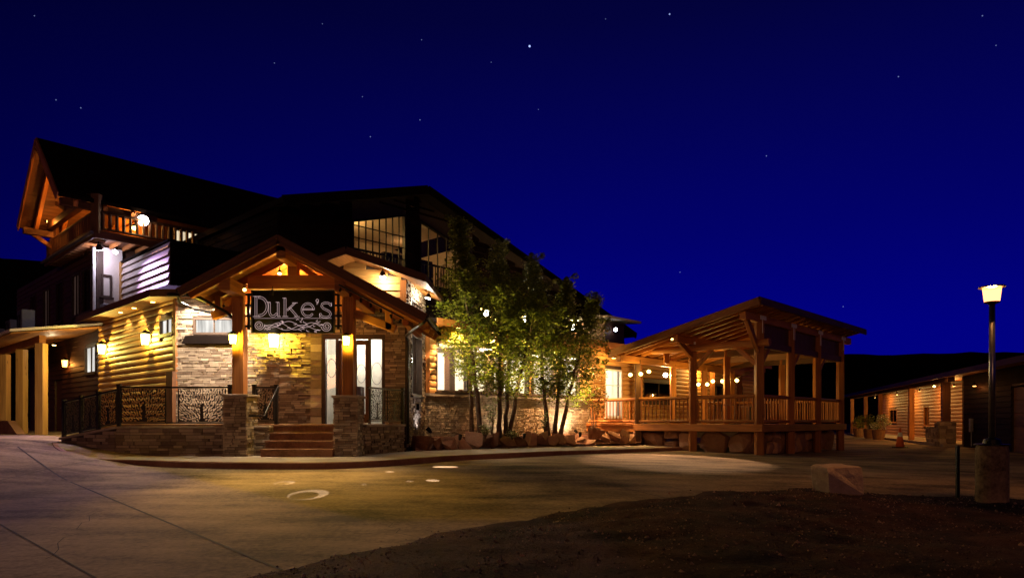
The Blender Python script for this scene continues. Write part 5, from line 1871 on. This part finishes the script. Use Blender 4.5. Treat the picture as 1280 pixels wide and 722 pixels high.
def aspen(base, lean, height, crown_lo, width, n, seed, label, size=.10, stems=None):
    r = random.Random(seed)
    t = thing('aspen_tree', label, 'tree', tuple(base), 'young trees in the planting bed')
    base = Vector(base)
    top = base + Vector((lean[0], lean[1], height))
    m = M()
    ctrl = base + Vector((lean[0] * .35 + r.uniform(-.1, .1), lean[1] * .3, height * .45))
    def tp(f): return base * (1 - f) ** 2 + ctrl * 2 * f * (1 - f) + top * f ** 2
    N = 14
    wob = [Vector((r.uniform(-.03, .03), r.uniform(-.03, .03), 0)) for _ in range(N + 1)]
    r0 = .055 + height * .004
    m.tube([tp(i / N) + wob[i] for i in range(N + 1)], [r0 * (1.3 if i == 0 else 1) * (1 - .93 * i / N) + .006 for i in range(N + 1)], 8)
    lm = m; clumps = []
    z0 = (crown_lo - .1) / height
    nb = int(26 + height * 4)
    for i in range(nb):
        f = z0 + (1 - z0) * (i + r.random()) / nb
        f = min(f, .985)
        prof = math.sin(min(1, (f - z0) / (1 - z0) * 1.08 + .16) * math.pi) ** .8
        w = width * 1.15 * max(.14, prof) * r.uniform(.5, 1.2)
        a = i * 2.399 + r.uniform(-.5, .5)
        s = tp(f)
        e = s + Vector((math.cos(a) * w, math.sin(a) * w, w * r.uniform(.35, .9)))
        mid = s.lerp(e, .5) + Vector((0, 0, -.06 * w))
        rr_ = .020 * (1 - f) + .007
        lm.tube([s, mid, e], [rr_, rr_ * .6, .003], 5, cap=False)
        for k in (.35, .7, 1.0):
            c = s.lerp(e, k) + Vector((r.uniform(-.12, .12), r.uniform(-.12, .12), r.uniform(-.1, .1)))
            clumps.append((c, r.uniform(.22, .44) * (.7 if f > .8 else 1)))
        if r.random() < .3:
            clumps.append((e + Vector((math.cos(a) * .18, math.sin(a) * .18, .15)), .12))
    clumps.append((top, .15)); clumps.append((top + Vector((0, 0, .18)), .08))
    obj('trunk', lm, 'bark', t, smooth=True)
    fm = M(); leaves(fm, clumps, int(n * 1.35), size, r)
    obj('foliage', fm, 'leaf', t)
    return t


def bp(px, d, z=.28): return (at(px, 525, d).x, d, z)


aspen(bp(602, 21.6), (-.75, .3, 0), 6.85, 1.75, 1.05, 8200, 1, 'tallest leafy tree in the bed, its single trunk leaning left')
aspen(bp(590, 22.4), (-.15, .2, 0), 5.2, 2.3, .85, 3300, 11, 'slender tree close behind the leaning leftmost tree', .09)
aspen(bp(624, 22.4), (-.05, .3, 0), 6.35, 1.4, .95, 6500, 2, 'leafy tree with straight trunk just right of the leaning one')
aspen(bp(632, 23.0), (.35, .4, 0), 5.4, 1.7, .85, 4200, 3, 'thin-stemmed leafy tree in the middle of the bed')
aspen(bp(637, 22.8), (1.05, .0, 0), 5.0, 2.2, .85, 3600, 4, 'thin tree with a stem slanting to the right in the middle of the bed', .09)
aspen(bp(684, 24.2), (-.55, .2, 0), 6.3, 1.5, 1.05, 7000, 5, 'leafy tree with the leftmost trunk of the right-hand clump')
aspen(bp(693, 24.6), (.45, .3, 0), 5.55, 1.5, 1.05, 6500, 6, 'leafy tree with the middle trunk of the right-hand clump')
aspen(bp(701, 24.4), (1.25, .2, 0), 4.95, 1.4, 1.05, 6500, 7, 'leafy tree whose trunk leans right, at the right end of the clump')


def shrub(base, r_, h, n, seed, label, mat='shrub_leaf', size=.07, group='small shrubs in the planting bed', name='shrub'):
    r = random.Random(seed)
    t = thing(name, label, 'shrub', tuple(base), group)
    b = Vector(base); m = M(); cl = []
    for i in range(9):
        a = i * 2.4; e = b + Vector((math.cos(a) * r_ * r.uniform(.2, .8), math.sin(a) * r_ * r.uniform(.2, .8), h * r.uniform(.6, 1)))
        m.tube([b, b.lerp(e, .5) + Vector((0, 0, .05)), e], [.012, .008, .003], 5, cap=False)
        cl.append((e, r_ * .45)); cl.append((b.lerp(e, .7), r_ * .4))
    obj('stems', m, 'bark', t)
    fm = M(); leaves(fm, cl, n, size, r); obj('foliage', fm, mat, t)
    return t


shrub(bp(615, 21.9, .30), .26, 1.25, 420, 1, 'pale flowering shrub between the first two trunks')
shrub(bp(606, 21.2, .25), .20, .5, 240, 2, 'low light green plant at the foot of the leaning tree')
shrub(bp(681, 23.3, .28), .16, .9, 160, 3, 'small green shoot beside the right-hand clump of trunks')
shrub(bp(640, 21.9, .25), .3, .28, 260, 4, 'low yellow-green ground plant below the middle trees')
shrub(bp(742, 26.4, .2), .60, 2.6, 1500, 5, 'orange-leaved shrub at the right end of the bed next to the deck railing', 'orange_leaf', .09)
# warm spotlights added in front of the trunks to light the crowns
for px, d, e, lab in ((575, 19.6, 900, 'added spotlight aimed up into the tallest tree'), (655, 21.4, 700, 'added spotlight aimed up between the two clumps of trees'), (725, 23.6, 600, 'added spotlight aimed up into the rightmost tree')):
    q = bp(px, d, .36)
    flood(q, (q[0] + .55, q[1] + 2.2, 5.0), lab, e * 1.5, (1, .80, .24), 'glow_amber', 58, .9, s=.6, group='added tree spotlights', hood=True)

# ------------------------------------------------------------------ street lamp on a round concrete base
q = hit(1240, 633)
zb = G(q.x, q.y)
LPp = thing('street_lamp', 'street lamp with glowing orange glass head on a round concrete base', 'street lamp', (q.x, q.y, zb))
S_ = .425
Z = lambda py: EYE - (py - 525) / FPX * q.y
def col_(m, prof, n=28): return m.tube([(q.x, q.y, z) for z, r_ in prof], [r_ for z, r_ in prof], n)
obj('concrete_base', col_(M(), [(zb - .1, .215), (Z(562), .213), (Z(557), .20), (Z(556), .18)]), 'concrete', LPp, smooth=False)
obj('base_plate', col_(M(), [(Z(556), .235), (Z(554.5), .235), (Z(554), .12), (Z(549), .11), (Z(547), .06)]), 'metal', LPp)
obj('pole', col_(M(), [(Z(550), .045), (Z(378), .04)], 16), 'pole_metal', LPp, smooth=True)
hd = obj('lamp_head', col_(M(), [(Z(380), .05), (Z(378), .105), (Z(377), .105)], 16), 'metal', LPp)
obj('lamp_glass', col_(M(), [(Z(377), .10), (Z(359.5), .125)], 16), glow_mat('glow_street', (1.0, .34, .07), 2.1), hd)
obj('lamp_cap', col_(M(), [(Z(359.5), .175), (Z(358), .175), (Z(357), .02)], 16), 'metal', hd)
light('lamp_bulb', 'POINT', (q.x, q.y, Z(362.5)), 150, (1, .42, .12), LPp, .05)

# boulder, marker post, cone
q = hit(1049, 622)
m = M(); rock_mesh(m, (q.x, q.y + .1, G(q.x, q.y) + .24), .36, .28, .30, 4242, .25, .45, npts=46, pw=.3)
tag(obj('boulder', m, 'grey_boulder'), 'squarish brown boulder standing alone at the edge of the road', 'boulder')
q = hit(1197, 624)
t = thing('marker_post', 'thin dark post standing at the road edge left of the street lamp', 'post', (q.x, q.y, G(q.x, q.y)))
obj('shaft', M().box(Fr(q.x, q.y, 1, 0), -.022, .022, -.022, .022, G(q.x, q.y) - .05, G(q.x, q.y) + .86, 'v'), 'metal', t)
obj('foot', M().box(Fr(q.x, q.y, 1, 0), -.06, .06, -.06, .06, G(q.x, q.y) - .02, G(q.x, q.y) + .03), 'metal', t)
q = hit(1125, 559)
zc = G(q.x, q.y)
t = thing('traffic_cone', 'orange traffic cone with a white band on the road before the far lodge', 'traffic cone', (q.x, q.y, zc))
cc = lambda prof, n=16: M().tube([(q.x, q.y, zc + z) for z, r_ in prof], [r_ for z, r_ in prof], n)
obj('cone_body', cc([(.03, .19), (.5, .105), (.9, .04)]), 'cone', t, smooth=True)
obj('white_band', cc([(.50, .112), (.70, .076)]), 'white', t)
obj('foot', M().box(Fr(q.x, q.y, 1, 0), -.24, .24, -.24, .24, zc, zc + .04), 'metal', t)
flood((q.x + 2.2, q.y - 3.0, 3.4) if False else tuple(at(1168, 482, 33.0)), tuple(at(1140, 556, 31.0)), 'lamp under the corner eave of the far lodge', 20, (1, .45, .12), 'glow_amber', None, s=.7)

# ------------------------------------------------------------------ far lodge on the right
FL = thing('far_lodge', 'low wooden lodge across the road with a lit porch and stone-based posts', 'building', (25, 45, -.38))
ux, uy = -.302, -.953
ff = Fr(29.2, 59.0, ux, uy); GF = -.36
LF = 38.0
door = [(9.0, 10.4, GF, 1.9), (22.0, 23.2, GF, 1.95), (2.5, 5.2, .7, 1.75), (13.0, 14.3, .5, 1.8)]
m = logs(M(), ff, 0, 27.6, GF, 3.0, door, -2.4, .22, .05); wl = obj('log_wall', m, 'red_siding', FL)
m = M(); backing(m, ff, -.2, 27.6, GF - .1, 3.1, door, -2.6, -2.4); obj('wall_core', m, 'trim', wl)
for d_ in door[:2]:
    o = obj('door', M().box(ff, d_[0] + .05, d_[1] - .05, -2.52, -2.47, d_[2], d_[3] - .05, 'v').box(ff, d_[0] - .1, d_[0], -2.42, -2.3, d_[2], d_[3] + .1, 'v').box(ff, d_[1], d_[1] + .1, -2.42, -2.3, d_[2], d_[3] + .1, 'v').box(ff, d_[0], d_[1], -2.42, -2.3, d_[3], d_[3] + .1), 'dark_timber', FL)
    obj('handle', M().tube([ff(d_[1] - .2, -2.47, .7), ff(d_[1] - .2, -2.38, .7), ff(d_[1] - .35, -2.38, .7)], .02, 6), 'steel', o)
for d_ in door[2:]: window(FL, ff, *d_, w=-2.4, cols=2, pane='dark_glass', frame='timber')
# near part, flush with the eave
m = lap(M(), ff, 27.9, LF, GF, 3.0, [(33.6, 35.4, GF, 2.2)], -.5, .22, .035); wl = obj('board_wall', m, 'dark_shaded_boards', FL)  # brown wall; its night shade is put into the board colour
m = M(); backing(m, ff, 27.9, LF, GF - .1, 3.1, [(33.6, 35.4, GF, 2.2)], -.8, -.5)
pe = Fr(*ff(27.9, -.5, 0).xy, -uy * -1, ux) if False else None
m.box(ff, 27.6, 27.9, -2.5, -.5, GF - .1, 3.1); obj('wall_core', m, 'brown_siding', wl)
obj('garage_door', (lambda m: [m.box(ff, 33.62, 35.38, -.62, -.56, GF + .5 * i + .01, GF + .5 * (i + 1)) for i in range(5)] and m)(M()), 'dark_timber', FL)
m = M().box(ff, -.4, 27.8, -2.4, .35, GF - .2, GF + .10); obj('porch_slab', m, 'walk', FL)
for u in (.2, 6.3, 11.7, 20.3):
    obj('post', M().box(ff, u - .13, u + .13, -.13, .13, GF + .1, 2.72, 'v'), 'timber', FL)
u = 26.9
m = M()
for a_ in (0, 1, 2):
    F_ = [Fr(*ff(u - .35, .35, 0).xy, ux, uy), Fr(*ff(u + .35, .35, 0).xy, -ff.n.x, -ff.n.y), Fr(*ff(u - .35, -.35, 0).xy, ff.n.x, ff.n.y)][a_]
    stones(m, F_, 0, .7, GF, .75, (), 0, 70 + a_, (.12, .2), (.18, .4))
o = obj('stone_base', m, 'stone', FL)
obj('core', M().box(ff, u - .34, u + .34, -.34, .34, GF, .82), 'walk', o)
obj('post', M().box(ff, u - .17, u + .17, -.17, .17, .82, 2.72, 'v'), 'dark_timber', FL)
m = M()
for F_, L_ in ((ff, 0),):
    stones(m, F_, 23.5, 26.5, GF + .1, .55, (), .0, 77, (.12, .2), (.2, .5))
obj('stone_base', m, 'stone', FL)
obj('header_beam', M().box(ff, -.4, 27.8, -.14, .14, 2.70, 2.95), 'brown_siding', FL)
m = M(); m.slab([tuple(ff(-1.0, .75, 3.02)), tuple(ff(LF + 1, .75, 3.02)), tuple(ff(LF + 1, -6.5, 4.75)), tuple(ff(-1.0, -6.5, 4.75))], .14)
m.slab([tuple(ff(-1.0, -6.5, 4.75)), tuple(ff(LF + 1, -6.5, 4.75)), tuple(ff(LF + 1, -13, 3.0)), tuple(ff(-1.0, -13, 3.0))], .14)
fr_ = obj('roof', m, 'roofing', FL)
obj('fascia', M().beam(ff(-1, .77, 2.92), ff(LF + 1, .77, 2.92), .05, .22), 'brown_siding', fr_)
m = M(); planks_under(m, [tuple(ff(-.9, .7, 2.90)), tuple(ff(LF, .7, 2.90)), tuple(ff(LF, -2.4, 3.1)), tuple(ff(-.9, -2.4, 3.1))], .2); obj('soffit', m, 'soffit', fr_)
log_rail(FL, ff(.4, 0, 0), ff(6.0, 0, 0), GF + .1, GF + 1.1, .05, .03, .2, 'timber')
for u_, w_, e, lab in ((3.2, -1.2, 260, 'lamp in the porch ceiling at the far end of the far lodge'), (11.0, -1.2, 300, 'lamp in the porch ceiling in the middle of the far lodge'), (17.0, -1.2, 200, 'lamp in the porch ceiling beyond the dark doorway of the far lodge'), (23.4, -1.3, 330, 'lamp in the porch ceiling by the near door of the far lodge')):
    q = ff(u_, w_, 2.78)
    flood(tuple(q), tuple(q - Vector((0, 0, 1))), lab, e, (1, .46, .10) if u_ > 15 else (1, .58, .16), 'glow_amber', None, s=.6, group='lamps of the far lodge', hood=True)
q = ff(30.0, -.30, 2.42)
flood(tuple(q), tuple(q - Vector((0, 0, 1))), 'dim red-orange wall lamp on the near wall of the far lodge', 7, (1, .25, .05), 'glow_orange', None, s=.8, group='lamps of the far lodge')
# flower tubs by the far porch
for i, (u_, mat, lab) in enumerate(((8.0, 'leaf', 'flower tub with dark plants, farthest along the far porch'), (12.2, 'leaf', 'flower tub with green leaves in the middle of the far porch'), (15.2, 'flower', 'flower tub overflowing with white flowers near the traffic cone'))):
    q = ff(u_, .75, G(*ff(u_, .75, 0).xy))
    t = thing('flower_tub', lab, 'flower tub', tuple(q), 'flower tubs by the far porch')
    tb = obj('tub', M().tube([q, q + Vector((0, 0, .62)), q + Vector((0, 0, .66))], [.32, .42, .46], 14), 'pot', t)
    fm = M(); leaves(fm, [(q + Vector((random.Random(i * 9 + k).uniform(-.4, .4), random.Random(i * 5 + k).uniform(-.4, .4), .9 + .25 * (k % 3))), .3) for k in range(7)], 700, .12, random.Random(i)); obj('plant', fm, mat, t)
# utility meter
q = ff(29.2, -.46, 0)
t = thing('meter_box', 'small pale utility box on the near wall of the far lodge', 'meter box', (q.x, q.y, .35))
obj('box', M().box(Fr(q.x, q.y, ux, uy), -.12, .12, 0, .12, .35, .95), 'steel', t, bevel=.01)
obj('conduit', M().tube([(q.x - .05, q.y, .35), (q.x - .05, q.y, -.3)], .025, 6), 'steel', t)
